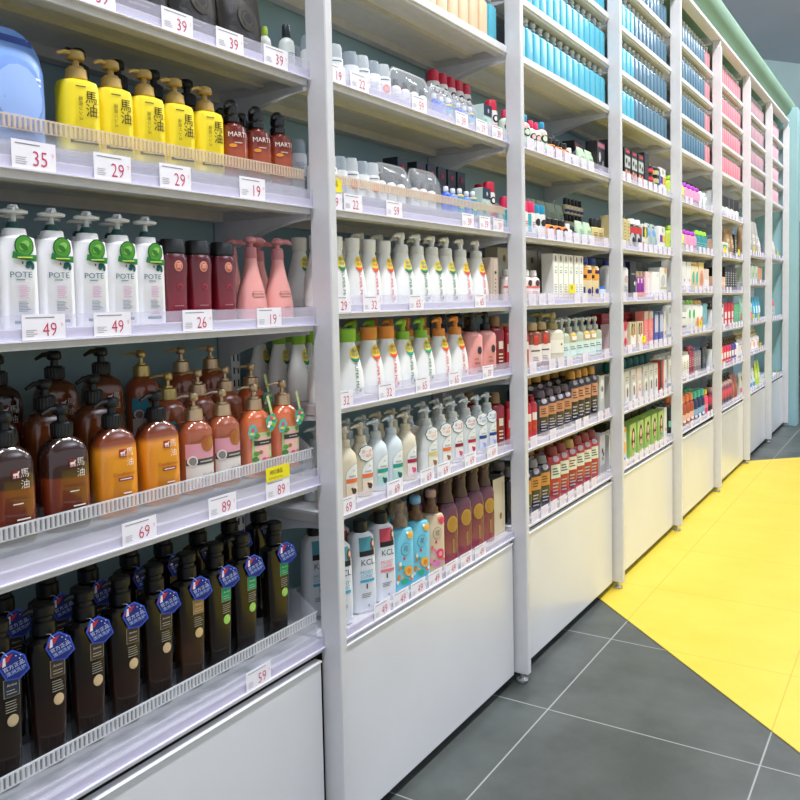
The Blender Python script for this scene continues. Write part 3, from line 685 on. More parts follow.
k_mk('mko', 'e0e4e2', 'f0763c', ('f4eee0', '9a6a54'), 'white orange-banded pump bottle, oval tag', 'f08a4c')
k_mk('mkm', 'e0e4e2', '8c1c3c', ('f4e8e4', 'd8607c'), 'white maroon-banded pump bottle, oval tag', 'd0506c')
k_mk('mkp', 'e0e4e2', 'b81c3c', ('f8f0ee', 'c82040'), 'white crimson-banded pump bottle, oval tag', 'b0406c')
k_mk('mkn', 'd3dcdf', '1f3c8c', ('dcdcee', 'a8acd8'), 'white navy-banded pump bottle, oval tag', '3c6ac0')

G('pkblk', 'pump_bottle', 'pink bottle with black pump', 'pump', .072, .175, .05, 'f0a49c:l', '1b1d20', [('d', .18, .55, .12, .17, '34343a'), ('r', .02, .34, .04, .07, '4a3034', .0014), ('l', -.1, .2, .2, .4, 2, 'b8746c')], .27)
G('maroon', 'treatment_bottle', 'deep red bottle with gold cap', 'slim', .058, .170, .045, '8c1c28:l', '8a6a40', [('r', .0, .3, .48, .66, 'e4d4b8', .0012), ('l', 0, .3, .15, .4, 3, 'e8c8b8')], .2)
# KCL shampoo
def k_kc(key, ink, pic, desc):
    pr = [(0, .022, .030), (.003, .025, .0345), (.04, .025, .036), (.15, .024, .034), (.185, .022, .031), (.196, .016, .020)]
    a = MB(); a.lathe(pr, 'dfe3e8', 26, 2.8); f = surf_prof(pr, 2.8)
    b = MB(); b.lathe([(.196, .0165), (.198, .018), (.222, .0175), (.225, .014)], '17181a', 20)
    c = MB(); c.rect(-.016, .026, .152, .186, f, pic+':m', .0008); c.rect(-.016, .026, .140, .153, f, '1d1c20:m', .0012); c.disc(.021, .166, .007, .014, f, '6a4a34:m', .0014); c.disc(.023, .168, .004, .007, f, 'e8c0a4:m', .002)
    c.text('KCL', .006, .124, .021, f, '3c4046:m'); c.text('MOIST', .003, .100, .0125, f, ink+':m'); c.text('CLINIC', .003, .090, .0110, f, ink+':m'); c.rect(-.016, .024, .076, .083, f, ink+':m', .0012)
    c.rect(.000, .004, .060, .072, f, '50545a:m', .0012); c.lines(-.012, .02, .038, .050, 3, f, '8a9098:m'); c.disc(.006, .018, .002, .003, f, '8a9098:m')
    reg(key, 'shampoo_bottle', 'bottle', desc, [P1('body', a), P1('cap', b), P1('label', c)])
k_kc('kcb', '3fa8c8', '4f98a8', 'white shampoo bottle with blue lettering')
k_kc('kcr', 'f07a84', 'c8485a', 'white shampoo bottle with coral lettering')
def k_flor(key, body, cols, cap, desc, capt=None):
    pr = [(0, .022, .032), (.003, .025, .0355), (.150, .025, .0355), (.160, .022, .031), (.166, .013, .016)]
    a = MB(); a.lathe(pr, body, 26, 3.4); f = surf_prof(pr, 3.4)
    b = MB(); b.lathe([(.166, .018), (.168, .021), (.180, .020), (.188, .012), (.206, .010)], '7a5638', 20); b.lathe([(.206, .010), (.210, .0155), (.226, .0150), (.230, .011)], cap, 18)
    c = MB(); c.disc(.004, .110, .015, .017, f, '5a5a50:m', .0009); c.disc(.004, .110, .0142, .0162, f, body, .0014); c.text('花', .004, .110, .016, f, '6a6a5c:m', .002); c.rect(-.004, .002, .082, .090, f, 'd83c4c:m', .0012)
    random.seed(5)
    for i in range(14): c.disc(random.uniform(-.022, .026), random.uniform(.012, .075), random.uniform(.003, .006), random.uniform(.003, .006), f, random.choice(cols)+':m', .0012+i*.0001)
    c.disc(.012, .052, .012, .014, f, cols[0]+':m', .0030); c.disc(.012, .052, .006, .007, f, cols[1]+':m', .0034); c.disc(-.002, .026, .012, .008, f, cols[2]+':m', .0031); c.disc(.020, .145, .011, .010, f, cols[0]+':m', .0016); c.disc(.010, .152, .004, .004, f, cols[3]+':m', .0016)
    parts = [P1('body', a), P1('pump', b), P1('label', c)]
    if capt: d = MB(); d.lathe([(.168, .024), (.20, .025), (.232, .020), (.234, .008)], 'e8dcc0:c', 12); parts.append(P1('film_wrap', d))
    reg(key, 'pump_bottle', 'bottle', desc, parts)
k_flor('flb', '72c6dc', ['f4b84c', 'e88a2c', '2fb08c', 'f4f4ee'], '7a5638', 'sky blue floral bottle with brown pump', True)
k_flor('flb2', '72c6dc', ['f4b84c', 'e88a2c', '2fb08c', 'f4f4ee'], '7cb4d8', 'sky blue floral bottle with blue-topped pump')
k_flor('flc', 'd8c0a0', ['e8485c', 'f49ac0', 'e87ab8', 'f47a3c'], 'c8a090', 'beige floral pump bottle')
def k_mar2():
    pr = [(0, .022, .030), (.003, .025, .034), (.155, .025, .034), (.165, .022, .030), (.175, .018, .023)]
    mt = mat_gradient('plum_film', [(0, '9a4258'), (.08, '7c2a40'), (.17, '5c2434')], .22, .9)
    a = MB(); a.lathe(pr, mt, 26, 3.0); f = surf_prof(pr, 3.0)
    b = MB(); b.lathe([(.175, .020), (.178, .024), (.190, .022), (.205, .017), (.215, .019), (.228, .016), (.236, .020), (.246, .019), (.250, .012)], '5c4230', 18, 2.3); b.tube([(0, 0, .238), (.014, -.014, .240), (.02, -.022, .236)], [.010, .008, .006], '5c4230')
    c = MB(); c.disc(.008, .115, .020, .024, f, 'c8a03c:m'); c.disc(.008, .115, .016, .020, f, 'b88a34:m', .0018); c.rect(.006, .012, .030, .072, f, 'a8884a:m', .0010); c.rect(.004, .010, .020, .026, f, 'c83040:m', .0012); c.rect(.026, .030, .01, .16, f, 'b89a50:m', .001, 1, 6)
    reg('plum', 'spray_bottle', 'bottle', 'plum spray bottle with gold disc', [P1('body', a), P1('spray_head', b), P1('label', c)])
k_mar2()
G('bkcream', 'carton', 'cream carton with black side', 'box', .085, .185, .06, '25262b', None, [('r', -.5, .499, .0, .995, 'ddd0b0', .0006), ('d', .12, .32, .1, .13, '8a6a34', .0014), ('r', .3, .34, .1, .9, 'c8b48c', .0014)])

# third bay
G('cute', 'body_spray', 'mint bottle with blue cap', 'round', .050, .115, .045, 'cfeac8', '1d8ab0', [('d', -.1, .86, .26, .26, 'f4c0b8'), ('d', 0, .60, .34, .30, '2a2a2c'), ('d', 0, .60, .22, .20, 'd8ecd0', .002), ('r', -.4, .4, .06, .22, '8fd46c')], .22)
G('cutep', 'body_spray', 'mint bottle with pink cap', 'round', .042, .105, .04, 'd8e8d4', 'e02c60', [('d', 0, .6, .34, .3, '2a2a2c'), ('d', 0, .6, .22, .2, 'f4c0b8', .002)], .25)
G('redw', 'body_spray', 'white bottle with hot pink cap', 'dome', .05, .115, .045, 'f2eee8', 'e02c60', [('r', -.45, -.1, .05, .95, '3ab0b8'), ('l', 0, .35, .3, .6, 3, 'c87a8a')], .35)
G('blkw', 'body_spray', 'white bottle with teal cap', 'dome', .042, .11, .04, 'f0eee8', '1d8ab0', [('d', .05, .6, .3, .3, '2a2a2c'), ('r', -.4, .4, .05, .2, '8fd46c')], .3)
G('orng', 'shower_gel', 'orange bottle with black cap', 'round', .064, .070, .05, 'f0862c', '1b1a1a', [('d', .05, .45, .28, .28, '1b1a1a'), ('d', .05, .45, .17, .15, 'e8d8c0', .002)], .32)
G('whfig', 'shower_gel', 'white bottle with ball cap', 'round', .048, .062, .04, 'f4f4ee', 'eeeee6', [('d', -.1, .5, .1, .1, '2a2a2c')], .32)
G('bkfig', 'shower_gel', 'black and white patterned bottle', 'round', .042, .055, .04, '1c1c1e', '161618', [('d', -.1, .5, .2, .2, 'e8e8e4'), ('d', .2, .25, .12, .12, 'e8e8e4')], .3)
G('mint', 'refill_pouch', 'mint green refill pouch', 'pouch', .085, .082, .04, 'bcd6b4:m', None, [('l', -.3, .3, .3, .6, 4, '8aa884'), ('r', -.4, .4, .88, .94, 'd0e4c8')])
G('gmint', 'refill_pouch', 'grey green refill pouch', 'pouch', .085, .095, .04, '8a9a88:m', None, [('l', -.3, .3, .3, .6, 4, '5e6f5c')])
G('bpack', 'gift_pack', 'black patterned gift pack', 'box', .10, .13, .05, '1b1b20', None, [('r', -.45, .45, .80, .94, 'b06a80'), ('d', -.2, .5, .14, .2, 'c8c8cc'), ('d', .2, .3, .12, .16, '8a8a94'), ('l', -.3, .3, .05, .15, 2, 'e8e8e8')])
G('goldb', 'perfume_bottle', 'pale gold bottle with black cap', 'slim', .052, .105, .04, 'cdb878', '16181a', [('l', -.3, .3, .3, .7, 3, '8a7a44')], .34)
G('minib', 'nail_polish', 'mini bottle with black cap', 'round', .034, .065, .03, 'c8bc98', '16181c', [('r', -.4, .4, .2, .5, '3a3c6c')], .4)
G('pinkw', 'hand_cream', 'white and pink bottle with swirl', 'round', .055, .105, .045, 'f4e4e0', 'f4f2f0', [('r', -.45, .45, .52, .6, 'e87a6c', .0012), ('d', .1, .72, .2, .2, '4a3a34'), ('l', -.3, .3, .1, .4, 4, 'd8a8a4')], .2)
G('crmbox', 'carton', 'tall cream carton with green print', 'box', .047, .168, .045, 'e6e4dc', None, [('r', -.42, .42, .03, .80, 'f8f8f2', .0006), ('t', 'aqua', 0, .72, .26, '6cb85c'), ('d', 0, .9, .16, .26, '8c7c68', .0012), ('l', -.2, .2, .58, .66, 2, '5a6a5a'), ('l', -.3, .3, .1, .36, 5, 'b4b8ae'), ('r', -.4, .4, .035, .06, 'f0a0c0', .0012)])
G('gbox', 'carton', 'grey beige carton', 'box', .10, .185, .05, 'a8a498', None, [('d', 0, .8, .12, .12, '6a5a48')])
G('orbl', 'treatment_bottle', 'orange and navy patterned bottle', 'wide', .085, .165, .05, 'f0dcb0', '1c2a78', [('r', -.48, .48, .55, .92, 'f0a43c', .0010), ('r', -.4, .0, .6, .7, '3a2018', .0016), ('r', .05, .42, .74, .84, '2a2a5c', .0016), ('r', -.3, -.1, .08, .35, '26307c', .0012), ('d', .2, .22, .14, .14, '26307c', .0014)], .16)
G('smblu', 'travel_jar', 'small black bottle with blue cap', 'round', .036, .08, .036, '20262c', '1f6fd0', [('r', -.4, .4, .4, .6, 'e8e8e8')], .3)
G('bluw', 'travel_jar', 'small white jar with blue lid', 'dome', .052, .05, .05, 'dfe8f4', '1f7ad8', (), .2)
G('redbot', 'treatment_bottle', 'bright red slim bottle', 'slim', .036, .15, .035, 'c81c2c:l', 'a81424', [('r', -.3, .3, .5, .7, 'e8dcd0', .0012)], .12)
G('amblab', 'pump_bottle', 'amber bottle with white label', 'wide', .075, .155, .05, '8a4a2c:l', 'c0a878', [('r', -.45, .45, .12, .62, 'eee6de', .0010), ('r', -.14, .14, .60, .98, 'c83c2c', .0014), ('l', -.3, .3, .4, .5, 1, '5a4a44'), ('l', -.2, .2, .16, .3, 3, '9a8a80')], .18)
G('crmpump', 'refill_pouch', 'cream pump bottle in film', 'pump', .105, .175, .06, 'd8d0b8', 'a89c6c', [('r', -.34, .38, .3, .68, 'f2eee0', .0012), ('d', .2, .55, .05, .03, '4a4438', .002)], .28)
G('clrmint', 'pump_bottle', 'clear pump bottle with mint label', 'pump', .066, .150, .045, 'b4bca4', 'c4c8c8', [('r', -.46, .46, .05, .62, 'd8ebe2', .0010), ('l', -.2, .3, .35, .5, 2, '5c6a64'), ('l', -.3, .3, .1, .2, 1, '7a8a84')], .28)
G('clrtag', 'pump_bottle', 'clear pump bottle with yellow tag', 'pump', .066, .150, .045, 'b4bca4', 'c4c8c8', [('r', -.46, .46, .05, .62, 'd8ebe2', .0010), ('l', -.2, .3, .35, .5, 2, '5c6a64'), ('r', -.15, .42, .66, .99, 'f0b428', .0020), ('r', -.1, .38, .70, .84, 'f8f0e8', .0026)], .28)
G('tubst', 'tube', 'dark green tube with red cap', 'tube', .05, .15, .035, '2c6a5c', 'b02038', [('r', -.4, .4, .4, .6, '6cb0a0')], .2)
def darkp(key, desc, body, lab, cap, w=.07, h=.16):
    G(key, 'treatment_bottle', desc, 'slim', w, h, .045, body, cap, [('r', -.30, .36, .50, .80, lab, .0010), ('l', -.2, .25, .56, .74, 3, '2a2024'), ('l', -.2, .25, .12, .42, 4, 'b8b0b8'), ('d', .05, .92, .2, .14, 'b8acb8', .0012)], .16)
darkp('dpur', 'black purple bottle with copper label', '2c2430:l', 'c88a5c', '6a5c64'); darkp('dpurt', 'tall black bottle with gold cap', '241f2a:l', 'd0946c', 'c08c2c', .062, .205)
darkp('dgold', 'black bottle with amber label', '1f2026:l', 'd0903c', '8a8484', .075, .185)
darkp('redsh', 'red shampoo bottle with cream label', 'b4202a:l', 'dce0c8', '8a3a30', .078, .200)
darkp('redgs', 'red bottle with gold spray head', 'a01c28:l', 'e8dcc0', 'b09450', .078, .20)
G('flbox', 'carton', 'pale grey floral carton', 'box', .075, .17, .05, 'c4c4cc', None, [('d', -.1, .6, .14, .14, '2a2a34'), ('d', .12, .5, .12, .12, '3a3a44'), ('d', -.05, .4, .1, .1, '2a2a34'), ('r', -.4, .4, .05, .25, 'a8a8b4')])
G('litbox', 'carton', 'light grey skincare carton', 'box', .06, .16, .05, 'cfd0c8', None, [('r', -.3, .3, .4, .9, 'e8e8e2'), ('d', 0, .65, .2, .2, '7a8078', .0014)])
# fourth bay
G('wpp', 'gift_pack', 'white pack with purple and yellow', 'box', .12, .13, .04, 'f4f2f0', None, [('r', -.45, .0, .38, .66, '6a2c9c'), ('r', 0, .45, .38, .66, 'f4c42c'), ('r', -.3, .0, .1, .2, '3a4a6c', .001), ('d', .2, .15, .1, .08, 'f07a3c', .001), ('d', .0, .85, .14, .10, 'b8b8bc')])
G('skull', 'gift_pack', 'black pack with white orange print', 'box', .095, .145, .05, '1d1c1f', None, [('r', -.45, .45, .40, .76, 'b8c0bc'), ('d', -.2, .6, .12, .12, '1d1c1f', .0016), ('d', .2, .54, .12, .12, '3a1c1c', .0016), ('r', -.3, .3, .86, .94, 'd03c34'), ('d', -.2, .2, .2, .22, 'f0a080', .001), ('d', .22, .18, .2, .22, 'f08a5c', .001), ('d', -.2, .2, .08, .1, '2c1c1c', .002)])
G('btall', 'gift_pack', 'tall black ribbed pack', 'box', .075, .165, .05, '222022', None, [('l', -.35, .35, .1, .9, 7, '4a4648')])
G('rstack', 'hair_wax', 'black jar with red band', 'dome', .095, .040, .08, 'c82834', '18181a', [('r', -.3, .3, .3, .7, 'e04850')], .45)
G('ystack', 'hair_wax', 'black jar with pale gold band', 'dome', .07, .040, .065, 'c8b87c', '18181a', (), .45)
G('bstack', 'hair_wax', 'black jar with blue band', 'dome', .05, .040, .05, '2478b8', '18181a', (), .45)
G('gold2', 'perfume_bottle', 'pale gold patterned box', 'box', .048, .125, .04, 'd8c890', None, [('l', -.3, .3, .1, .9, 7, 'b09c5c')])
G('bkred', 'hair_wax', 'black white tin with red lid', 'slim', .08, .135, .04, '4a4a4e', 'e8e8ea', [('r', -.4, .4, .62, .9, 'c83838'), ('d', -.1, .35, .24, .4, 'c8c8cc', .0013), ('d', 0, .3, .14, .24, '1f1f22', .0018)], .2)
G('yelred', 'gift_pack', 'black yellow red comic pack', 'box', .10, .12, .04, 'e8e4dc', None, [('r', -.45, .45, .5, .9, '3a3c34'), ('d', .05, .66, .18, .28, 'd8d03c', .0014), ('d', -.3, .2, .14, .14, 'd03434', .0014), ('d', .2, .2, .22, .14, 'd8d83c', .0014), ('r', -.3, .4, .02, .08, '2a2a2c', .001)])
G('mintg', 'refill_pouch', 'grey mint refill pouch', 'pouch', .09, .135, .04, 'a8bab8:m', None, [('d', -.1, .66, .3, .2, '6c9cd4'), ('l', -.1, .1, .2, .5, 5, '7c9290'), ('r', -.2, .2, .84, .9, '2c3436')])
G('wblue', 'lotion_bottle', 'white bottle with navy cap', 'slim', .06, .165, .045, 'e4e2e4', '33307c', [('d', .1, .6, .26, .26, 'c8b0b4'), ('l', -.2, .3, .2, .4, 4, '9a9ca4')], .14)
G('bkboxw', 'carton', 'tall black carton with white marks', 'box', .09, .165, .05, '1c1c20', None, [('r', -.3, .3, .64, .68, '8a8a90'), ('d', .25, .4, .12, .1, 'e8e8ea', .0013), ('l', -.4, .4, .02, .06, 1, 'f0a090')])
G('pgy', 'hand_cream', 'slim grey tube with pink top', 'slim', .034, .11, .03, 'a4acac', 'f07a84', (), .25)
G('puor', 'hand_cream', 'purple and orange slim tube', 'slim', .050, .125, .035, '8a2c9c', 'e8c8a8', [('r', -.45, .45, .0, .26, 'f06a2c', .001), ('r', -.2, .0, .7, 1.0, 'f0dcc8', .001)], .22)
G('ltpk', 'carton', 'light pink slim carton', 'box', .07, .125, .045, 'f6d4d4', None, [('r', -.1, .3, .0, .75, 'fbeeee')])
G('whbig', 'carton', 'white carton with curled corner', 'box', .135, .125, .06, 'f6f6f4', None, [('r', .1, .4, .8, .95, 'e4e4e2')])
G('whgold', 'carton', 'white carton with gold stripe', 'box', .13, .15, .06, 'eceeec', None, [('r', -.5, .5, .28, .32, 'd09c3c'), ('d', -.1, .55, .3, .24, 'c8c8c8'), ('d', .25, .9, .14, .14, 'f0a838'), ('r', -.5, .5, .0, .14, 'cfe8ec')])
G('gpouch', 'refill_pouch', 'dark grey standing pouch', 'pouch', .10, .18, .04, '6f7674:m', None, [('d', 0, .5, .3, .3, '868e8c')])
G('redgift', 'gift_pack', 'tall dark red gift box', 'box', .15, .165, .05, 'a02430', None, [('l', -.4, .4, .80, .88, 1, 'c86a6c')])
G('perf', 'perfume_set', 'cream gift set with tiny bottles', 'box', .105, .12, .05, 'd8c8a0', None, [('r', -.42, .42, .05, .5, 'f4ece8'), ('r', -.3, -.1, .5, .85, '8a7a5c'), ('r', .05, .25, .5, .8, 'b06a5c'), ('d', -.15, .88, .09, .09, '2c3c24'), ('d', .15, .88, .09, .09, '8c2030'), ('d', .0, .5, .12, .1, 'd8a03c')])
G('flob', 'perfume_set', 'pink gift set with red bow', 'box', .06, .12, .045, 'e8c8cc', None, [('d', 0, .9, .4, .4, 'c8284c'), ('d', 0, .3, .36, .3, 'd82c4c'), ('r', -.1, .1, .1, .3, 'c8203c')])
G('pkclr', 'lotion_bottle', 'pink carton with clear top', 'box', .075, .165, .045, 'f08a8c', None, [('r', -.49, .49, .78, .99, 'c8c4b8'), ('l', -.2, .2, .1, .5, 5, 'f8d0d0'), ('r', .1, .4, .4, .75, 'f0846c')])
G('blubx', 'carton', 'blue carton with white bottle picture', 'box', .085, .155, .045, '3c50a0', None, [('r', -.35, .45, .36, .92, 'c8d4ec'), ('r', .05, .2, .36, .8, 'e0b0a8', .0013), ('l', -.3, .3, .06, .25, 3, '8c9cd8')])
G('wbx', 'carton', 'white carton with orange dot', 'box', .05, .16, .045, 'eeeeec', None, [('d', 0, .3, .2, .2, 'f0a040')])
G('palebx', 'carton', 'pale grey carton with emblem', 'box', .085, .155, .045, 'cfccc4', None, [('r', -.3, .36, .08, .62, 'e8e6e0'), ('d', .05, .4, .16, .22, '6c6c68', .0013), ('d', .05, .28, .14, .10, '9c4c50', .0016), ('l', -.3, .3, .7, .85, 2, '9c9c94')])
G('palebo', 'carton', 'pale pink grey carton with emblem', 'box', .085, .155, .045, 'd8c8bc', None, [('r', -.3, .36, .08, .62, 'f0e4dc'), ('d', .05, .4, .2, .22, 'd88a70', .0013), ('d', .05, .42, .1, .12, 'f4f0ec', .0018)])
G('redbk', 'carton', 'red and black carton', 'box', .085, .16, .05, 'c0301c', None, [('r', -.5, -.1, .0, 1.0, '1f1a1c'), ('d', -.2, .1, .12, .1, 'e0e0e8', .0013)])
G('tealc', 'lotion_bottle', 'dark bottle with teal cap', 'slim', .08, .19, .05, '20282a', '14706c', (), .25)
G('hairdye', 'hair_dye_box', 'green hair dye box with portrait', 'box', .112, .155, .06, '98c05c', None, [('r', -.48, .48, .55, .99, 'bcd884'), ('d', .02, .54, .28, .46, '4a2e20', .0012), ('d', .0, .62, .14, .20, 'ecc4a8', .0020), ('d', .0, .34, .16, .14, 'e4b898', .0020), ('r', -.3, .0, .04, .14, 'd8c840', .0012), ('r', .1, .4, .02, .1, 'e8e8e4', .0012)])
G('hairdyf', 'hair_dye_box', 'olive hair dye box, back row', 'box', .12, .17, .06, '38321c', None, [('l', -.3, .3, .4, .7, 2, '6a6040')])
G('yelbx', 'carton', 'white carton with amber print', 'box', .07, .15, .05, 'dfe0dc', None, [('r', -.45, .45, .88, .98, 'f0a02c'), ('d', .1, .4, .26, .4, 'f0b040'), ('r', -.45, .2, .0, .1, '3c5cc0')])
# farther bays
G('limeb', 'shower_gel', 'lime yellow bottle with green cap', 'round', .085, .115, .06, 'd4ec5c', 'b4e02c', [('l', -.3, .3, .25, .35, 1, '3c4c1c')], .2)
G('pinkpu', 'shower_gel', 'pink bottle with purple cap', 'round', .085, .11, .06, 'f09ab8', 'b02cc0', [('r', -.4, .4, .2, .34, '8c3c6c')], .2)
G('whtb', 'shower_gel', 'plain white bottle', 'round', .075, .10, .05, 'f4f6f2', 'eef0ec', [('r', -.1, .1, .2, .7, '8cc8a0')], .2)
G('tealg', 'shower_gel', 'teal bottle with lime cap', 'slim', .08, .125, .05, '2c8890', '9ce03c', [('l', -.3, .3, .2, .6, 3, '8cd0c8')], .22)
G('dotbx', 'carton', 'white carton with red dots', 'box', .10, .16, .05, 'f2f2f0', None, [('d', .1, .35, .09, .09, 'd82c4c'), ('d', -.3, .1, .06, .06, 'd82c4c'), ('d', .3, .12, .06, .06, 'd82c4c')])
G('cremt', 'lotion_bottle', 'cream bottle with teal oval', 'wide', .075, .165, .05, 'f2e0b4', 'd8b860', [('d', .1, .5, .22, .5, '5cb8a4')], .1)
G('pinkc', 'carton', 'cream carton with pink ring', 'box', .13, .165, .05, 'f4dcb8', None, [('d', 0, .42, .4, .4, 'ee9a9c'), ('d', 0, .42, .24, .24, 'b89450', .002), ('r', -.45, .45, .86, .98, 'e8d040')])
G('tanbx', 'carton', 'small tan and white carton', 'box', .11, .13, .05, 'e8d4c8', None, [('r', -.5, .5, .0, .5, 'f6f2f0'), ('l', -.4, .4, .04, .12, 1, '4a4a50')])
G('greycap', 'lotion_bottle', 'white bottle with grey shoulders', 'wide', .10, .175, .05, 'f0f2f2', 'b0b4b0', [('r', -.5, .5, .7, .98, 'b8bab6'), ('r', -.3, .1, .14, .22, 'c83c5c', .0012), ('r', .1, .4, .14, .22, '4cb8b0', .0012), ('l', -.2, .3, .45, .55, 1, '6a7484')], .1)
G('grnov', 'lotion_bottle', 'white bottle with green oval', 'wide', .09, .175, .05, 'f0f0ec', '8cc84c', [('d', .2, .62, .14, .3, '2cb464')], .12)
G('orgov', 'lotion_bottle', 'white bottle with orange oval', 'wide', .09, .17, .05, 'f4f2ec', 'd8a860', [('d', .2, .3, .2, .34, 'f08c50')], .12)
G('blusk', 'carton', 'sky blue carton', 'box', .12, .15, .05, '6cb4c8', None, [('l', -.3, .3, .4, .6, 2, 'a0d4e0')])
G('whslim', 'tube', 'slim ivory tube', 'slim', .058, .14, .035, 'f0ece0', 'd8d4c4', [('l', -.2, .2, .3, .7, 5, 'b8b4a4')], .1)
G('mrslim', 'tube', 'slim maroon tube', 'slim', .055, .165, .035, '9c3048', 'b85a6c', [('l', -.2, .2, .3, .7, 5, 'd8a0ac')], .12)
G('gyslim', 'tube', 'slim grey tube', 'slim', .055, .15, .035, '8c8488', '5c6a9c', [('l', -.2, .2, .3, .7, 5, 'd0ccd0')], .12)
G('dkbox', 'carton', 'black carton with pale print', 'box', .10, .14, .05, '1e2a34', None, [('l', -.3, .3, .3, .6, 3, '8ca4a8')])
G('tanbt', 'lotion_bottle', 'tan bottle with orange cap', 'round', .085, .17, .05, 'a84c2c', 'f08a50', [('r', -.4, .4, .2, .5, 'e8b8a0'), ('d', .0, .2, .2, .1, 'f4e8dc')], .25)
G('nvybt', 'lotion_bottle', 'navy bottle with teal cap', 'round', .085, .165, .05, '1c2c50', '4cc0a8', [('r', -.4, .4, .2, .5, '8cb0c8'), ('d', .0, .15, .2, .1, 'e8f0f4')], .25)
G('grnbk', 'lotion_bottle', 'black bottle with mint label', 'round', .07, .14, .05, '1f2a2a', '3c4c4c', [('r', -.4, .4, .3, .6, '8cd8b8')], .2)
G('coralb', 'lotion_bottle', 'coral pink bottle', 'round', .08, .15, .05, 'f0506c', 'd8d03c', [('l', -.3, .3, .3, .5, 2, 'f8c0c8')], .2)
G('bwbox', 'gift_pack', 'black and white appliance box', 'box', .16, .13, .06, 'e8e8e8', None, [('r', -.5, .5, .45, 1, '26262a'), ('d', .1, .3, .26, .16, 'fafafa')])
G('peach', 'carton', 'small peach carton', 'box', .07, .09, .05, 'f4c4a8', None, [('r', -.4, .4, .4, .6, 'f8e4d8')])
G('tealtp', 'carton', 'white and teal tissue box', 'box', .19, .085, .07, 'f0ece0', None, [('r', -.45, .3, .55, .8, '2cb0ac'), ('r', -.45, .45, .1, .3, 'f0c4a0')])
G('kraft', 'kraft_pouch', 'tan kraft paper pouch', 'pouch', .13, .20, .05, '9c7c54:m', None, [('r', -.3, .3, .3, .6, 'c8b08c'), ('l', -.2, .2, .4, .5, 2, '5c4430')])
G('greyp', 'kraft_pouch', 'tall grey white pouch', 'pouch', .14, .26, .05, 'b0aca8:m', None, [('r', -.3, .3, .3, .6, 'd8d4d0'), ('l', -.2, .2, .4, .5, 2, '7c7874')])
G('brushbk', 'gift_pack', 'black slanted brush pack', 'box', .07, .16, .04, '1e2022', None, [('l', -.3, .3, .2, .8, 6, 'c8ccce')])
G('rwbox', 'carton', 'crimson carton with white panel', 'box', .10, .16, .05, 'd0243c', None, [('r', -.3, .3, .34, .62, 'f4e8e8'), ('r', -.3, .3, .06, .28, 'f4dcdc')])
G('blwbox', 'carton', 'white carton with blue cap print', 'box', .08, .155, .05, 'f0f2f4', None, [('d', 0, .5, .2, .14, '2c6cd0'), ('r', -.2, .2, .84, .98, '2c6cd0')])
G('grbox', 'carton', 'green slim carton', 'box', .06, .15, .05, '5cb88c', None, [('l', -.3, .3, .3, .6, 3, 'c8ecd8')])
for k_, c_, n_ in (('sorg', 'e8702c', 'orange'), ('scri', 'd02448', 'crimson'), ('spur', '4c3c8c', 'purple'), ('swht', 'e8ecf0', 'white')):
    G(k_, 'lotion_bottle', n_+' bottle with dark pump', 'pump', .078, .165, .05, c_, '4c4034', [('r', -.1, .35, .3, .62, 'f4e8e4'), ('l', -.2, .3, .1, .2, 1, 'f0d8d8')], .25)
M_OMB = mat_gradient('pink_to_navy_ombre', [(0, '2a2040'), (.04, '4a2048'), (.055, 'e02458'), (.09, 'e84870'), (.12, '5a3048'), (.15, 'e0b0a0')], .3)
G('omb', 'lotion_bottle', 'crimson shaded tube with dark pump', 'pump', .08, .19, .05, M_OMB, '34302c', (), .2)
G('brnt', 'lotion_bottle', 'red brown pouch bottle', 'pouch', .10, .17, .05, 'a0543c', None, [('l', -.2, .2, .3, .6, 3, 'd8a08c')])
G('smgr', 'carton', 'pale green carton', 'box', .12, .13, .05, 'c8d8c0', None, [('l', -.3, .3, .3, .6, 3, '8ca48c')])
G('orsm', 'carton', 'small orange brown carton', 'box', .08, .12, .05, 'd8946c', None, [('l', -.3, .3, .3, .6, 3, 'f4dcc8')])
G('bluem', 'refill_pouch', 'sky blue leaning pouch', 'pouch', .10, .19, .04, '3ca8d0', None, [('r', -.3, .3, .3, .6, 'e8f4f8')])
G('mixpk', 'refill_pouch', 'mint and salmon pouch', 'pouch', .11, .18, .04, 'a8dcc0', None, [('r', -.4, .4, .1, .4, 'f08c84'), ('d', .1, .7, .2, .2, 'f4f4f0')])
G('roundw', 'pump_bottle', 'round white bottle with ribbon pump', 'pump', .14, .15, .08, 'f4f0ea', 'c8b88c', [('d', .1, .4, .16, .16, 'f0b0a0'), ('l', -.2, .2, .6, .7, 1, 'e07858')], .25)
G('ylgr', 'refill_pouch', 'yellow green leaning pouch', 'pouch', .10, .20, .035, 'c8e034', None, [('r', -.3, .3, .3, .5, 'f4f8e0')])
G('pbw', 'refill_pouch', 'white pouch with pink base', 'pouch', .11, .16, .04, 'e8e4d8', None, [('r', -.45, .45, .0, .3, 'f06c7c'), ('d', .1, .7, .2, .2, '5c8c4c')])
G('bbw', 'refill_pouch', 'white pouch with blue base', 'pouch', .11, .15, .04, 'dce4ec', None, [('r', -.45, .45, .0, .3, '2c90e0'), ('d', .1, .6, .2, .2, '6c8ca8')])
G('whpch', 'kraft_pouch', 'white crumpled paper pouch', 'pouch', .13, .15, .05, 'dcd4cc:m', None, [('l', -.3, .3, .3, .5, 2, 'a8a098')])
G('pkcone', 'lotion_bottle', 'grey bottle with pink cap', 'round', .085, .15, .05, 'a8a8a8', 'e0606c', [('l', -.3, .3, .3, .5, 2, 'd8d8d8')], .28)
G('tealpk', 'carton', 'teal leaning carton', 'box', .06, .15, .03, '3c8c98', None, [('l', -.3, .3, .3, .5, 2, 'd8e8e8')])

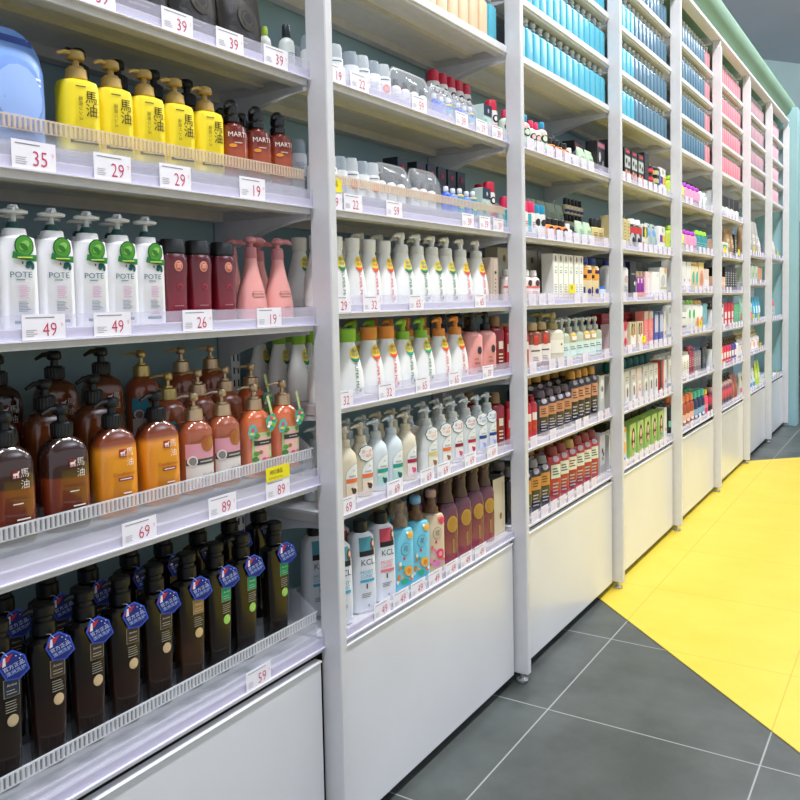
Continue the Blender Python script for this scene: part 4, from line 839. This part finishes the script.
regs = []
STK = {}
TURN = {-1: -.20, 0: -.52, 1: -.40, 2: -.30}
SC = {'mgts': (.78, .86, 1), 'marti': (1.12, 1.12, 1.2), 'yellow': (1.03, 1.05, 1.06), 'pote': (.95, .95, 1), 'mtr': (.88, .82, 1), 'mtg': (.88, .82, 1), 'dteal': (1, 1, .93), 'dblue': (1, 1, .93), 'dpink': (1, 1, .93), 'dmauve': (1, 1, .93), 'dpale': (1, 1, .93), 'dbeige': (1, 1, .93)}
def put(b, s, key, y, row=0, dx=0, dz=0, rz=None, x=None, tilt=0, stack=0):
    name, cat, desc, parts = PROD[key]
    xs = -.090 - .078*row if x is None else x
    nm, me = parts[0]
    root = empty(name, (xs+dx, Y0+b+y, ztop(b, s)+dz))
    root.rotation_euler = (tilt, 0, (random.uniform(-.05, .05) if rz is None else rz) + (0 if cat in ('box', 'pouch') or key[0] == 'd' and key[1:] in ('teal', 'blue', 'pink', 'mauve', 'beige', 'pale') else TURN.get(b, -.25)))
    if key in SC or (key[0] == 'm' and key[1:] in ('wg', 'wr', 'gp', 'op')): root.scale = SC.get(key, (1, 1.02, 1))
    for nm, me in parts:
        o = bpy.data.objects.new(nm, me); COL.objects.link(o); o.parent = root
    regs.append([b, s, row, stack, desc, y, root, cat])
    return root
def fill(b, s, items, rows=1, step=.078, rise=0, skip=(), jit=.004, x0=-.090, keys=None):
    for r in range(rows):
        for k, y in items:
            kk = k if keys is None or r == 0 else keys.get(k, k)
            if kk is None or (r, k) in skip: continue
            put(b, s, kk, y + (random.uniform(-jit, jit) if r else 0), r, x=x0-step*r, dz=rise*r)
def seq(k, y0, n, pitch): return [(k, y0+i*pitch) for i in range(n)]

def riser(b, s, y0, y1, x0, x1, h, m='8e949a:m'):
    a = MB(); a.box(x0, x1, y0, y1, h-.003, h, m); a.box(x1-.003, x1, y0, y1, 0, h-.003, m)
    for y in (y0, (y0+y1)/2, y1-.003): a.box(x0, x1-.003, y, y+.003, 0, h-.003, m)
    o = a.build('display_riser', loc=(0, Y0+b, ztop(b, s)), smooth=False)
    regs.append([b, s, 0 if x1 > -.17 else 1, 0, 'grey step riser under bottles', y0, o, 'riser'])

# ---- first bay
fill(-1, 0, [('blkn', .275), ('blkb', .352), ('blkb', .425), ('blkb', .498), ('blkb', .572), ('blkg', .650), ('blkv', .722), ('blkv', .795), ('blkv', .895)], 1, x0=-.092)
put(-1, 0, 'blkb', .200); put(-1, 0, 'blkn', .125)
riser(-1, 0, .06, .97, -.20, -.125, .028)
for i, (k, y) in enumerate([('blkb', .25), ('blkb', .33), ('blkb', .41), ('blkb', .49), ('blkb', .58), ('blkg', .66), ('blkb', .75), ('blkv', .84), ('blkv', .93)]):
    put(-1, 0, k, y, 1, x=-.165, dz=.0295)
H2 = [('horsed', .11), ('horsed', .205), ('horsed', .305), ('horsed', .402), ('horseo', .499), ('horseo', .595)]
for k, y in H2: put(-1, 1, k, y, 0, x=-.096, rz=.0)
riser(-1, 1, .05, .975, -.208, -.128, .034); riser(-1, 1, .05, .975, -.295, -.212, .076)
for k, y in [('horsed', .14), ('horsed', .23), ('horsed', .33), ('horsea', .425), ('horsea', .52), ('tealtag', .690)]: put(-1, 1, k, y, 1, x=-.170, dz=.0355, rz=.05)
for k, y in [('horsed', .20), ('horsed', .295), ('horsed', .39), ('horsea', .50), ('horsea', .60)]: put(-1, 1, k, y, 2, x=-.250, dz=.0775, rz=-.05)
for k, y in [('coco', .683), ('coco', .757), ('floral', .848), ('floral', .938)]: put(-1, 1, k, y, 0, x=-.094)
for k, y in [('coco', .768), ('coco', .845), ('floral', .925)]: put(-1, 1, k, y, 1, x=-.170, dz=.0355)
for k, y in [('tealtag', .695), ('coco', .80), ('coco', .885)]: put(-1, 1, k, y, 2, x=-.250, dz=.0775)
for y in (.07, .135, .20, .263, .326, .390, .454, .515, .574): put(-1, 2, 'pote', y, 0, x=-.082, rz=0)
for y in (.10, .165, .23, .30, .365, .43, .49, .555): put(-1, 2, 'pote', y, 1, x=-.150)
for y in (.636, .697, .762): put(-1, 2, 'redblack', y, 0, x=-.084)
for y in (.66, .72, .785): put(-1, 2, 'redblack', y, 1, x=-.150)
for y in (.851, .934): put(-1, 2, 'pink', y, 0, x=-.092)
for y in (.870, .955): put(-1, 2, 'pink', y, 1, x=-.165)
for y in (.09, .21, .33): put(-1, 3, 'bagb', y, 0, x=-.09, rz=0)
for y in (.452, .520, .590, .660, .735): put(-1, 3, 'yellow', y, 0, x=-.090, rz=0)
for y in (.808, .878, .946): put(-1, 3, 'marti', y, 0, x=-.092, rz=-.30)
for y in (.845, .905): put(-1, 3, 'marti', y, 1, x=-.155)
for y in (.52, .603, .686, .77): put(-1, 3, 'horsea', y, 1, x=-.174)
put(-1, 3, 'bcap', .965, 1, x=-.165); put(-1, 3, 'wcap', .950, 2, x=-.22)
for y in (.10, .22, .34, .46, .58, .70, .825): put(-1, 4, 'bagk', y, 0, x=-.09, rz=.0)
for y in (.16, .29, .42, .55, .68, .80): put(-1, 4, 'bagk', y, 1, x=-.16, rz=.0)
put(-1, 4, 'gcap', .945, 0, x=-.12); put(-1, 4, 'bcap', .975, 0, x=-.085); put(-1, 4, 'gcap', .905, 1, x=-.16)

# ---- second bay
for k, y in [('kcb', .11), ('kcb', .207), ('kcr', .296), ('flb', .382), ('flb2', .465), ('flc', .548), ('plum', .630), ('plum', .715), ('plum', .795), ('plum', .870)]: put(0, 0, k, y, 0, x=-.088, rz=.06)
put(0, 0, 'bkcream', .954, 0, x=-.104, rz=0)
for k, y in [('kcb', .13), ('kcr', .22), ('flb', .40), ('flb', .48), ('plum', .60), ('plum', .69), ('plum', .78)]: put(0, 0, k, y, 1, x=-.170)
for k, y in [('mkco', .080), ('mkco', .144), ('mkcot', .210), ('mkg', .276), ('mkg', .346), ('mkr', .415), ('mky', .525), ('mko', .603), ('mkm', .675), ('mkp', .755), ('mkn', .828), ('mkn', .897)]: put(0, 1, k, y, 0, x=-.084, rz=.05)
for k, y in [('mkg', .12), ('mkco', .18), ('mkg', .25), ('mkg', .32), ('mkr', .39), ('mkr', .46), ('mky', .54), ('mko', .62), ('mkm', .70), ('mkp', .78), ('mkn', .86)]: put(0, 1, k, y, 1, x=-.152)
put(0, 1, 'maroon', .965, 0); put(0, 1, 'maroon', .94, 1)
for i in range(4): put(0, 2, 'mgts', .062, i, x=-.086-.060*i, rz=.40)
for k, y in [('mgt', .175), ('mot', .265), ('mot', .343), ('mgp', .422), ('mgp', .515), ('mop', .613), ('mop', .710), ('pkblk', .812), ('pkblk', .905)]: put(0, 2, k, y, 0, x=-.090, rz=.08)
for k, y in [('mgt', .145), ('mot', .225), ('mgp', .31), ('mgp', .39), ('mop', .48), ('mop', .57), ('mop', .66), ('pkblk', .77), ('pkblk', .87)]: put(0, 2, k, y, 1, x=-.168)
for k, y in [('mgt', .15), ('mgp', .24), ('mgp', .33), ('mop', .42), ('mop', .52)]: put(0, 2, k, y, 2, x=-.246)
put(0, 2, 'maroon', .972, 0); put(0, 2, 'maroon', .95, 1)
for k, y in [('mtg', .070), ('mtg', .139), ('mtr', .208), ('mtr', .277), ('mtr', .345), ('mwg', .424), ('mwg', .504), ('mwg', .583), ('mwg', .662), ('mwr', .750), ('mwr', .852)]: put(0, 3, k, y, 0, x=-.092 if k[1] == 't' else -.090, rz=.08)
for k, y in [('mtg', .10), ('mtr', .18), ('mtr', .26), ('mwg', .35), ('mwg', .44), ('mwg', .53), ('mwg', .62), ('mwr', .71), ('mwr', .80)]: put(0, 3, k, y, 1, x=-.168)
put(0, 3, 'beigec', .930, 0, rz=0); put(0, 3, 'beigec', .970, 0, dx=-.02, rz=0); put(0, 3, 'beigec', .91, 1, rz=0)
M_ZIP = M('dfe3e8:c')
def zipbag(b, s, y0, y1, h, inner, desc):
    w = y1-y0; a = MB(); pr = [(0, .030, w*.49), (h*.3, .034, w*.5), (h*.7, .026, w*.49), (h*.9, .010, w*.47), (h, .003, w*.42)]
    e = empty('zip_bag', (-.095, Y0+b+(y0+y1)/2, ztop(b, s)))
    a.lathe(pr, M_ZIP, 24, 3); a.build('film_body', e)
    a = MB(); pts = [(.0, w*.47*math.copysign(abs(math.cos(t*PI/14))**.5, math.cos(t*PI/14)), h*.72 + h*.27*math.sin(t*PI/14)**.5) for t in range(15)]
    a.tube(pts, .0022, 'e8eaee:f', 6); a.build('zip_edge', e)
    regs.append([b, s, 0, 0, desc, y0, e, 'bag'])
    for i, k in enumerate(inner): put(b, s, k, y0 + w*(i+.7)/(len(inner)+.4), 0, x=-.095)
# sixth shelf (sits above tray shelf)
for k, y in [('dome', .06), ('domeo', .105), ('domeo', .150), ('dome', .212), ('domeo', .259), ('dome', .306), ('domeo', .352)]: put(0, 5, k, y, 0)
zipbag(0, 5, .39, .585, .10, ['mblk', 'mblk', 'mbrn', 'mblk'], 'clear zip bag of black-capped bottles')
zipbag(0, 5, .592, .725, .095, ['mblue', 'mlil', 'mcy'], 'clear zip bag of blue bottles')
zipbag(0, 5, .732, .862, .09, ['mblue', 'mlil', 'mcy'], 'clear zip bag of blue bottles')
put(0, 5, 'navyc', .897, 0, x=-.085, rz=0); put(0, 5, 'rcap', .950, 0, x=-.08)
riser(0, 5, .70, .97, -.185, -.133, .055)
for y in (.725, .775, .825, .875, .925): put(0, 5, 'rcap', y, 1, x=-.158, dz=.056)
for y in (.63, .70, .77, .84): put(0, 5, 'rcapd', y, 2, x=-.222)
for y in (.10, .15, .20, .26, .31): put(0, 5, 'dome', y, 1)
riser(0, 4, .08, .90, -.195, -.133, .04)
# fifth shelf in a tray
for k, y in [('dome', .065), ('domeo', .11), ('dome', .150), ('domeo', .196), ('dome', .240), ('domeo', .284)]: put(0, 4, k, y, 0, x=-.085)
zipbag(0, 4, .312, .465, .10, ['mbrn', 'mbrn', 'mbrn'], 'clear zip bag of brown-capped bottles')
zipbag(0, 4, .472, .625, .105, ['mblk', 'mbrn', 'mblk'], 'clear zip bag of black-capped bottles')
for k, y in [('mblue', .66), ('mlil', .70), ('mcy', .742), ('mlil', .785), ('mcy', .825)]: put(0, 4, k, y, 0, x=-.085)
put(0, 4, 'navyc', .880, 0, x=-.085, rz=0); put(0, 4, 'rcap', .935, 0, x=-.085); put(0, 4, 'rcap', .962, 0, x=-.13)
for k, y in [('dome', .10), ('dome', .16), ('mbrn', .24), ('mbrn', .29), ('mblk', .36), ('mblk', .43), ('navyb', .52), ('navyb', .62), ('navyb', .68), ('navyb', .74), ('navyb', .80), ('navyb', .86)]: put(0, 4, k, y, 1, x=-.165, dz=.041, rz=0)

# ---- third bay
for k, y in [('dgold', .08), ('dgold', .165), ('dgold', .248), ('dgold', .330), ('redsh', .430), ('redsh', .515), ('redgs', .600), ('redsh', .685), ('redsh', .768), ('redsh', .850), ('flbox', .938)]: put(1, 0, k, y, 0, rz=.05)
for k, y in [('dgold', .15), ('redgs', .40), ('redgs', .49), ('redgs', .58), ('redsh', .67), ('redsh', .76), ('flbox', .90)]: put(1, 0, k, y, 1)
for k, y in [('redbot', .06), ('redbot', .11), ('redbot', .158), ('redbot', .206), ('redbot', .254), ('dpur', .325), ('dpur', .402), ('dpur', .480), ('dpur', .556), ('dpurt', .634), ('dpurt', .705), ('dpurt', .776), ('dpurt', .860)]: put(1, 1, k, y, 0, rz=.05)
put(1, 1, 'litbox', .935, 0, rz=0); put(1, 1, 'litbox', .91, 1)
for k, y in [('dpurt', .30), ('dpurt', .39), ('dpurt', .48), ('dpurt', .57), ('dpurt', .66), ('dpurt', .75), ('dpurt', .84)]: put(1, 1, k, y, 1)
for k, y in [('redbot', .06), ('redbot', .11), ('redbot', .19), ('amblab', .262), ('amblab', .345), ('crmpump', .448), ('clrmint', .545), ('clrtag', .62), ('clrmint', .695), ('clrtag', .77), ('clrtag', .845), ('clrmint', .918)]: put(1, 2, k, y, 0)
for k, y in [('amblab', .20), ('amblab', .29), ('amblab', .37), ('crmpump', .52), ('clrmint', .64), ('clrmint', .72), ('clrmint', .80), ('tubst', .88), ('tubst', .95)]: put(1, 2, k, y, 1)
for k, y in [('pinkw', .07), ('pinkw', .14), ('pinkw', .215), ('pinkw', .28)]: put(1, 3, k, y, 0)
for y in (.425, .476, .527, .578, .640, .691): put(1, 3, 'crmbox', y, 0, x=-.084, rz=0)
for k, y in [('orbl', .775), ('orbl', .866)]: put(1, 3, k, y, 0, rz=0)
put(1, 3, 'smblu', .93, 0); put(1, 3, 'bluw', .962, 0, x=-.08, dx=-.0)
for k, y in [('gbox', .20), ('gbox', .31), ('gbox', .44), ('gbox', .55), ('orbl', .70), ('orbl', .80), ('btall', .90)]: put(1, 3, k, y, 1, x=-.185, rz=0)
for k, y in [('redw', .07), ('redw', .13), ('redw', .19), ('redw', .25), ('blkw', .302), ('blkw', .350), ('orng', .408), ('orng', .478), ('orng', .548), ('whfig', .61), ('bkfig', .665), ('mint', .735), ('mint', .825), ('goldb', .905), ('goldb', .965)]: put(1, 4, k, y, 0)
for k, y in [('gmint', .42), ('gmint', .51), ('gmint', .60), ('gmint', .69)]: put(1, 4, k, y, 1, dz=.051, x=-.155)
for y in (.77, .81, .85, .89, .93): put(1, 4, 'minib', y, 1, x=-.155, dz=.051)
for y in (.70, .74, .78, .82, .86, .90): put(1, 4, 'minib', y, 2, x=-.235, dz=.071)
for y in (.77, .81, .85, .89, .93): put(1, 4, 'minib', y, 1, x=-.155, dz=.1165, stack=1)
riser(1, 4, .38, .95, -.185, -.125, .05); riser(1, 4, .38, .95, -.27, -.20, .07)
for k, y in [('cutep', .07), ('cute', .13), ('cute', .215), ('cutep', .275), ('cutep', .318), ('cute', .368), ('orng', .430), ('orng', .500), ('orng', .572), ('whfig', .635), ('bkfig', .69), ('mint', .762), ('mint', .855), ('bpack', .945)]: put(1, 5, k, y, 0)
for k, y in [('gmint', .45), ('gmint', .54), ('gmint', .63), ('bpack', .88)]: put(1, 5, k, y, 1, x=-.165)

# ---- fourth bay
for k, y in [('yelbx', .08), ('yelbx', .17), ('yelbx', .26), ('hairdye', .375), ('hairdye', .495), ('hairdye', .615), ('hairdye', .735), ('hairdye', .855)]: put(2, 0, k, y, 0, rz=.04, x=-.098)
put(2, 0, 'wbx', .945, 0, x=-.09, rz=0)
for y in (.30, .43, .56, .69, .82): put(2, 0, 'hairdyf', y, 1, x=-.18, rz=0)
for k, y in [('palebx', .08), ('palebx', .18), ('palebx', .285), ('palebx', .388), ('palebo', .480), ('palebx', .585), ('palebx', .675), ('palebx', .765), ('redbk', .862)]: put(2, 1, k, y, 0, rz=.04)
put(2, 1, 'wbx', .945, 0)
for y in (.32, .42, .52, .62, .72, .82, .92): put(2, 1, 'tealc', y, 1, rz=0)
for k, y in [('flob', .09), ('flob', .17), ('flob', .265), ('perf', .375), ('perf', .490), ('pkclr', .600), ('pkclr', .685), ('blubx', .775), ('blubx', .868)]: put(2, 2, k, y, 0, rz=.03)
put(2, 2, 'wbx', .945, 0)
for k, y in [('redgift', .25), ('redgift', .41), ('redgift', .57), ('gpouch', .72), ('gpouch', .83), ('gpouch', .94)]: put(2, 2, k, y, 1, x=-.17, rz=0)
for k, y in [('wblue', .08), ('wblue', .16), ('wblue', .285), ('bkboxw', .378), ('pgy', .452), ('puor', .502), ('puor', .558), ('ltpk', .628), ('whbig', .742), ('whgold', .886)]: put(2, 3, k, y, 0, rz=.02)
for y in (.40, .51, .62, .73, .84, .94): put(2, 3, 'gpouch', y, 1, x=-.17)
for k, y in [('gold2', .08), ('gold2', .15), ('gold2', .22), ('gold2', .280), ('gold2', .333), ('bkred', .410), ('bkred', .495), ('yelred', .592), ('mintg', .692), ('mintg', .785), ('wpp', .905)]: put(2, 4, k, y, 0, rz=.03)
for k, y in [('bkred', .30), ('bkred', .40), ('bkred', .50), ('yelred', .62), ('mintg', .74), ('mintg', .84)]: put(2, 4, k, y, 1, x=-.165)
for k, y in [('skull', .08), ('skull', .19), ('skull', .305), ('skull', .410), ('skull', .513), ('btall', .605), ('wpp', .915)]: put(2, 5, k, y, 0, rz=.02)
for j in range(3):
    put(2, 5, 'rstack', .697, 0, x=-.102, dz=j*.0405, stack=j); put(2, 5, 'ystack', .786, 0, dz=j*.0405, stack=j); put(2, 5, 'bstack', .848 - .0, 0, dz=j*.0405, stack=j)
for k, y in [('btall', .36), ('btall', .46), ('btall', .56)]: put(2, 5, k, y, 1, x=-.165, rz=0)

# ---- fifth bay
def many(b, s, lst, rows=1, x0=-.09):
    """lst: (key, count, pitch); laid side by side from the left post"""
    for r in range(rows):
        y = .075
        for k, n, p in lst:
            for i in range(n):
                if y < .955: put(b, s, k, y+p/2-.03, r, x=x0-.075*r)
                y += p
many(3, 5, [('limeb', 3, .10), ('pinkpu', 4, .10), ('whtb', 2, .095)])
many(3, 4, [('limeb', 3, .10), ('pinkpu', 3, .10), ('tealg', 3, .095)], 2)
many(3, 3, [('dotbx', 4, .115), ('cremt', 2, .09), ('pinkc', 1, .145), ('tanbx', 1, .13)])
many(3, 2, [('greycap', 3, .115), ('grnov', 2, .10), ('orgov', 2, .10), ('blusk', 1, .13)])
many(3, 1, [('whslim', 7, .062), ('mrslim', 2, .06), ('gyslim', 3, .06), ('dkbox', 1, .11)], 2)
many(3, 0, [('grnbk', 3, .085), ('tanbt', 3, .095), ('nvybt', 3, .095), ('coralb', 1, .09)], 2)
# ---- sixth bay
many(4, 5, [('bwbox', 5, .175)], x0=-.095)
many(4, 4, [('peach', 3, .09), ('tealtp', 1, .20), ('kraft', 2, .14), ('brushbk', 1, .1)])
many(4, 3, [('peach', 5, .085), ('brushbk', 5, .085)], 2)
many(4, 2, [('swht', 2, .09), ('blwbox', 2, .095), ('rwbox', 3, .115), ('grbox', 3, .075)])
many(4, 1, [('swht', 2, .09), ('sorg', 2, .09), ('scri', 3, .09), ('spur', 2, .09), ('swht', 1, .08)])
many(4, 0, [('omb', 7, .095), ('brnt', 2, .11)])
# ---- seventh bay
many(5, 4, [('kraft', 2, .15), ('greyp', 3, .155), ('whpch', 1, .12)])
many(5, 3, [('smgr', 5, .14), ('orsm', 2, .1)])
many(5, 2, [('mixpk', 4, .13), ('bluem', 3, .12)])
many(5, 1, [('roundw', 5, .165)], x0=-.115)
many(5, 0, [('pbw', 3, .13), ('bbw', 2, .13), ('ylgr', 2, .12)])
# ---- eighth bay
put(6, 2, 'whpch', .50, 0); put(6, 2, 'whpch', .65, 0); put(6, 2, 'greyp', .33, 0)
put(6, 1, 'pkcone', .50, 0); put(6, 1, 'pkcone', .60, 0)
put(6, 0, 'tealpk', .55, 0, tilt=.25, dz=.004); put(6, 0, 'bbw', .42, 0)

# ---- plain upper shelves: one row of decorative bottles
def upper(b, s, plan):
    y = .064
    for k, n in plan:
        for i in range(n):
            put(b, s, k, y, 0, x=-.082, rz=random.uniform(-.03, .03)); y += .0625
b0 = NT[0]
for y in range(6): put(0, b0, 'dbeige', .56+y*.0625, 0, x=-.082, rz=0)
put(0, b0, 'dteal', .9355, 0, x=-.082, rz=0)
for j in range(6): put(0, b0, 'dbeige', .185+j*.0625, 0, x=-.082, rz=0)
for j, n in ((0, 14), (1, 13), (2, 10)):
    for i in range(n): put(1, NT[1]+j, 'dteal', .966-i*.0625, 0, x=-.082, rz=0)
for j in range(4):
    put_t = 4 if j < 3 else 2
    n0 = 2 if j < 3 else 8
    for i in range(n0, 15):
        put(2, NT[2]+j, 'dteal' if i < 6 else 'dblue', .064+i*.0625, 0, x=-.082, rz=0)
for j in range(4):
    for i in range(3, 15): put(3, NT[3]+j, 'dpink' if i >= 13 else 'dblue', .064+i*.0625, 0, x=-.082, rz=0)
    for i in range(4, 15): put(4, NT[4]+j, 'dpink', .064+i*.0625, 0, x=-.082, rz=0)
    for i in range(5, 15): put(5, NT[5]+j, 'dmauve', .064+i*.0625, 0, x=-.082, rz=0)
    for i in range(6, 12): put(6, NT[6]+j, 'dpale', .064+i*.0625, 0, x=-.082, rz=0)

# ---- labels
from collections import defaultdict
gr = defaultdict(list)
for r in regs: gr[(r[0], r[1], r[2], r[3], r[4])].append(r)
rowmax = defaultdict(int)
for r in regs: rowmax[(r[0], r[1], r[4])] = max(rowmax[(r[0], r[1], r[4])], r[2])
ROWT = {0: 'front row', 1: 'second row', 2: 'third row', 3: 'fourth row', 4: 'fifth row'}
for (b, s, row, st, desc), L in gr.items():
    L.sort(key=lambda r: r[5]); n = len(L)
    multi_row = len({k[2] for k in gr if k[0] == b and k[1] == s and k[4] == desc}) > 1
    multi_st = len({k[3] for k in gr if k[0] == b and k[1] == s and k[4] == desc}) > 1
    for i, r in enumerate(L):
        t = desc
        if n > 1: t += f', {ORD[i]} from left'
        if multi_row or (row > 0): t += ', ' + ROWT[row]
        if multi_st: t += ', ' + ['lowest in stack', 'second up', 'third up'][st]
        t += f', {SW[s]} shelf, {BW[b]} bay'
        if len(t.split()) > 16: t = t.replace(' from left', '')
        if len(t.split()) > 16: print('LONG', t)
        tag(r[6], t, r[7], f'{desc} items, {SW[s]} shelf, {BW[b]} bay')

# ------------------------------------------------------------------ price tags
def tags(b, s, lst, **k):
    for y, t in lst: price(b, s, y, t, **k)
tags(-1, 4, [(.30, '39'), (.46, '39'), (.628, '39'), (.758, '39'), (.889, '39')])
tags(-1, 3, [(.338, '35'), (.478, '29'), (.611, '29'), (.808, '19')], h=.041)
tags(-1, 2, [(.342, '49'), (.466, '49'), (.652, '26'), (.846, '19')])
tags(-1, 1, [(.504, '69'), (.699, '89'), (.857, '89')])
tags(-1, 0, [(.783, '59')])
tags(0, 5, [(.09, '19'), (.182, '22'), (.451, '59'), (.684, '39'), (.809, '39'), (.915, '39')])
tags(0, 4, [(.066, '29'), (.145, '22'), (.320, '59'), (.711, '39'), (.82, '39'), (.912, '39')])
tags(0, 3, [(.09, '29'), (.212, '32'), (.417, '65'), (.782, '65')])
tags(0, 2, [(.09, '32'), (.269, '32'), (.441, '65'), (.617, '65'), (.825, '39')])
tags(0, 1, [(.09, '69'), (.296, '69'), (.455, '69'), (.545, '69'), (.702, '69'), (.847, '69')])
tags(0, 0, [(.228, '49'), (.313, '49'), (.398, '49'), (.487, '49'), (.580, '49'), (.667, '49'), (.756, '49')])
random.seed(3)
for b in range(1, 7):
    for s in range(NT[b]):
        y = .08 if b < 3 else .20
        pit = .085 if b < 3 else .105
        while y < .95:
            if random.random() < (.75 if b < 3 else .6) and y > (.16 if b < 3 else .2): price(b, s, y, random.choice(['39', '29', '19', '49', '59']), w=.060, h=.038, detail=False)
            y += pit
tg = defaultdict(list)
for t in tagreg: tg[(t[0], t[1], t[3])].append(t)
for (b, s, txt), L in tg.items():
    L.sort(key=lambda t: t[2])
    for i, t in enumerate(L):
        tag(t[4], f'white price tag reading {txt}' + (f', {ORD[i]} such from left' if len(L) > 1 else '') + f', {SW[s]} shelf rail, {BW[b]} bay', 'price tag', f'price tags on the {SW[s]} shelf rail, {BW[b]} bay')
# yellow offer cards clipped above tags
def offer(b, s, y, w, h, txt, z=.040):
    a = MB(); a.box(-.0008, 0, -w/2, w/2, 0, h, 'f6e61c:n'); o = a.build('offer_card', loc=(-.0400, Y0+b+y, ZS[b][s]+z), smooth=False)
    a = MB(); a.text(txt, -w*.08, h*.6, h*.36 if len(txt) > 2 else h*.5, flat(0), '2c2a1c:m', .0004)
    if len(txt) > 2: a.lines(-w*.4, w*.4, h*.12, h*.28, 2, flat(0), '8a8230:m', .0003, .3)
    a.build('printing', o, smooth=False)
    tag(o, f'yellow offer card clipped on the {SW[s]} shelf rail of the {BW[b]} bay' + ('' if b < 4 else f', {y:.1f} along'), 'card')
    return o
offer(-1, 1, .857, .072, .028, '网红爆品'); offer(0, 4, .075, .05, .03, '爆品'); offer(1, 3, .535, .06, .034, '爆'); offer(2, 2, .46, .07, .03, '爆')
YC = [(3, 2, .62, 'under the white bottles'), (4, 4, .33, 'below the peach cartons'), (4, 4, .80, 'near the kraft pouches'), (5, 4, .42, 'under the grey pouches'), (5, 2, .40, 'below mint pouches'), (5, 2, .62, 'below blue pouches'), (5, 1, .72, 'by the round bottle'), (6, 2, .62, 'under the paper pouch'), (6, 0, .60, 'by the teal carton')]
for b, s, y, t in YC:
    o = offer(b, s, y, .07, .04, '爆', .03); o['label'] = f'yellow offer card {t}, {SW[s]} shelf rail, {BW[b]} bay'

# ------------------------------------------------------------------ lights
def area(loc, rot, sx, sy, power, col=(1, 1, 1)):
    l = bpy.data.lights.new('ceiling_or_fill_light', 'AREA'); l.shape = 'RECTANGLE'; l.size = sx; l.size_y = sy; l.energy = power; l.color = col
    o = bpy.data.objects.new('ceiling_or_fill_light', l); COL.objects.link(o); o.location = loc; o.rotation_euler = rot; return o
for i in range(7):
    y = -1.2 + i*1.7
    area((.95, y, 4.5), (0, math.radians(14), 0), .22, .9, 62, (.94, .95, 1))
for y in (3, 8, 13):
    area((4.2, y, 3.4), (PI, 0, 0), 1.2, .5, 170, (.93, .96, 1))  # upward fill without fixtures, added out of view to brighten the ceiling
w = bpy.data.worlds.new('store_air'); S.world = w; w.use_nodes = True
w.node_tree.nodes['Background'].inputs[0].default_value = (.87, .91, 1, 1); w.node_tree.nodes['Background'].inputs[1].default_value = .70

# ------------------------------------------------------------------ camera
D, H, yaw, pitch, roll, F, CX, CY = 1.07250355, 1.25546882, .568287942, .0542731521, -.0208581991, 823.628836, 399.766909, 345.071640
fw = Vector((-math.sin(yaw)*math.cos(pitch), math.cos(yaw)*math.cos(pitch), -math.sin(pitch)))
r = Vector((math.cos(yaw), math.sin(yaw), 0)); u = r.cross(fw)
r2 = r*math.cos(roll) + u*math.sin(roll); u2 = -r*math.sin(roll) + u*math.cos(roll)
cam = bpy.data.cameras.new('camera'); co = bpy.data.objects.new('camera', cam); COL.objects.link(co)
mat = Matrix(((r2.x, u2.x, -fw.x, D), (r2.y, u2.y, -fw.y, 0), (r2.z, u2.z, -fw.z, H), (0, 0, 0, 1)))
co.matrix_world = mat
cam.sensor_width = 36; cam.lens = F/800*36; cam.clip_start = .02; cam.clip_end = 60
cam.shift_x = (400-CX)/800; cam.shift_y = (CY-400)/800
S.camera = co
S.view_settings.view_transform = 'Standard'; S.view_settings.look = 'None'; S.view_settings.exposure = 0
S.cycles.max_bounces = 6; S.cycles.transparent_max_bounces = 12; S.cycles.use_denoising = True
print('THINGS', len(regs), 'TAGS', len(tagreg))
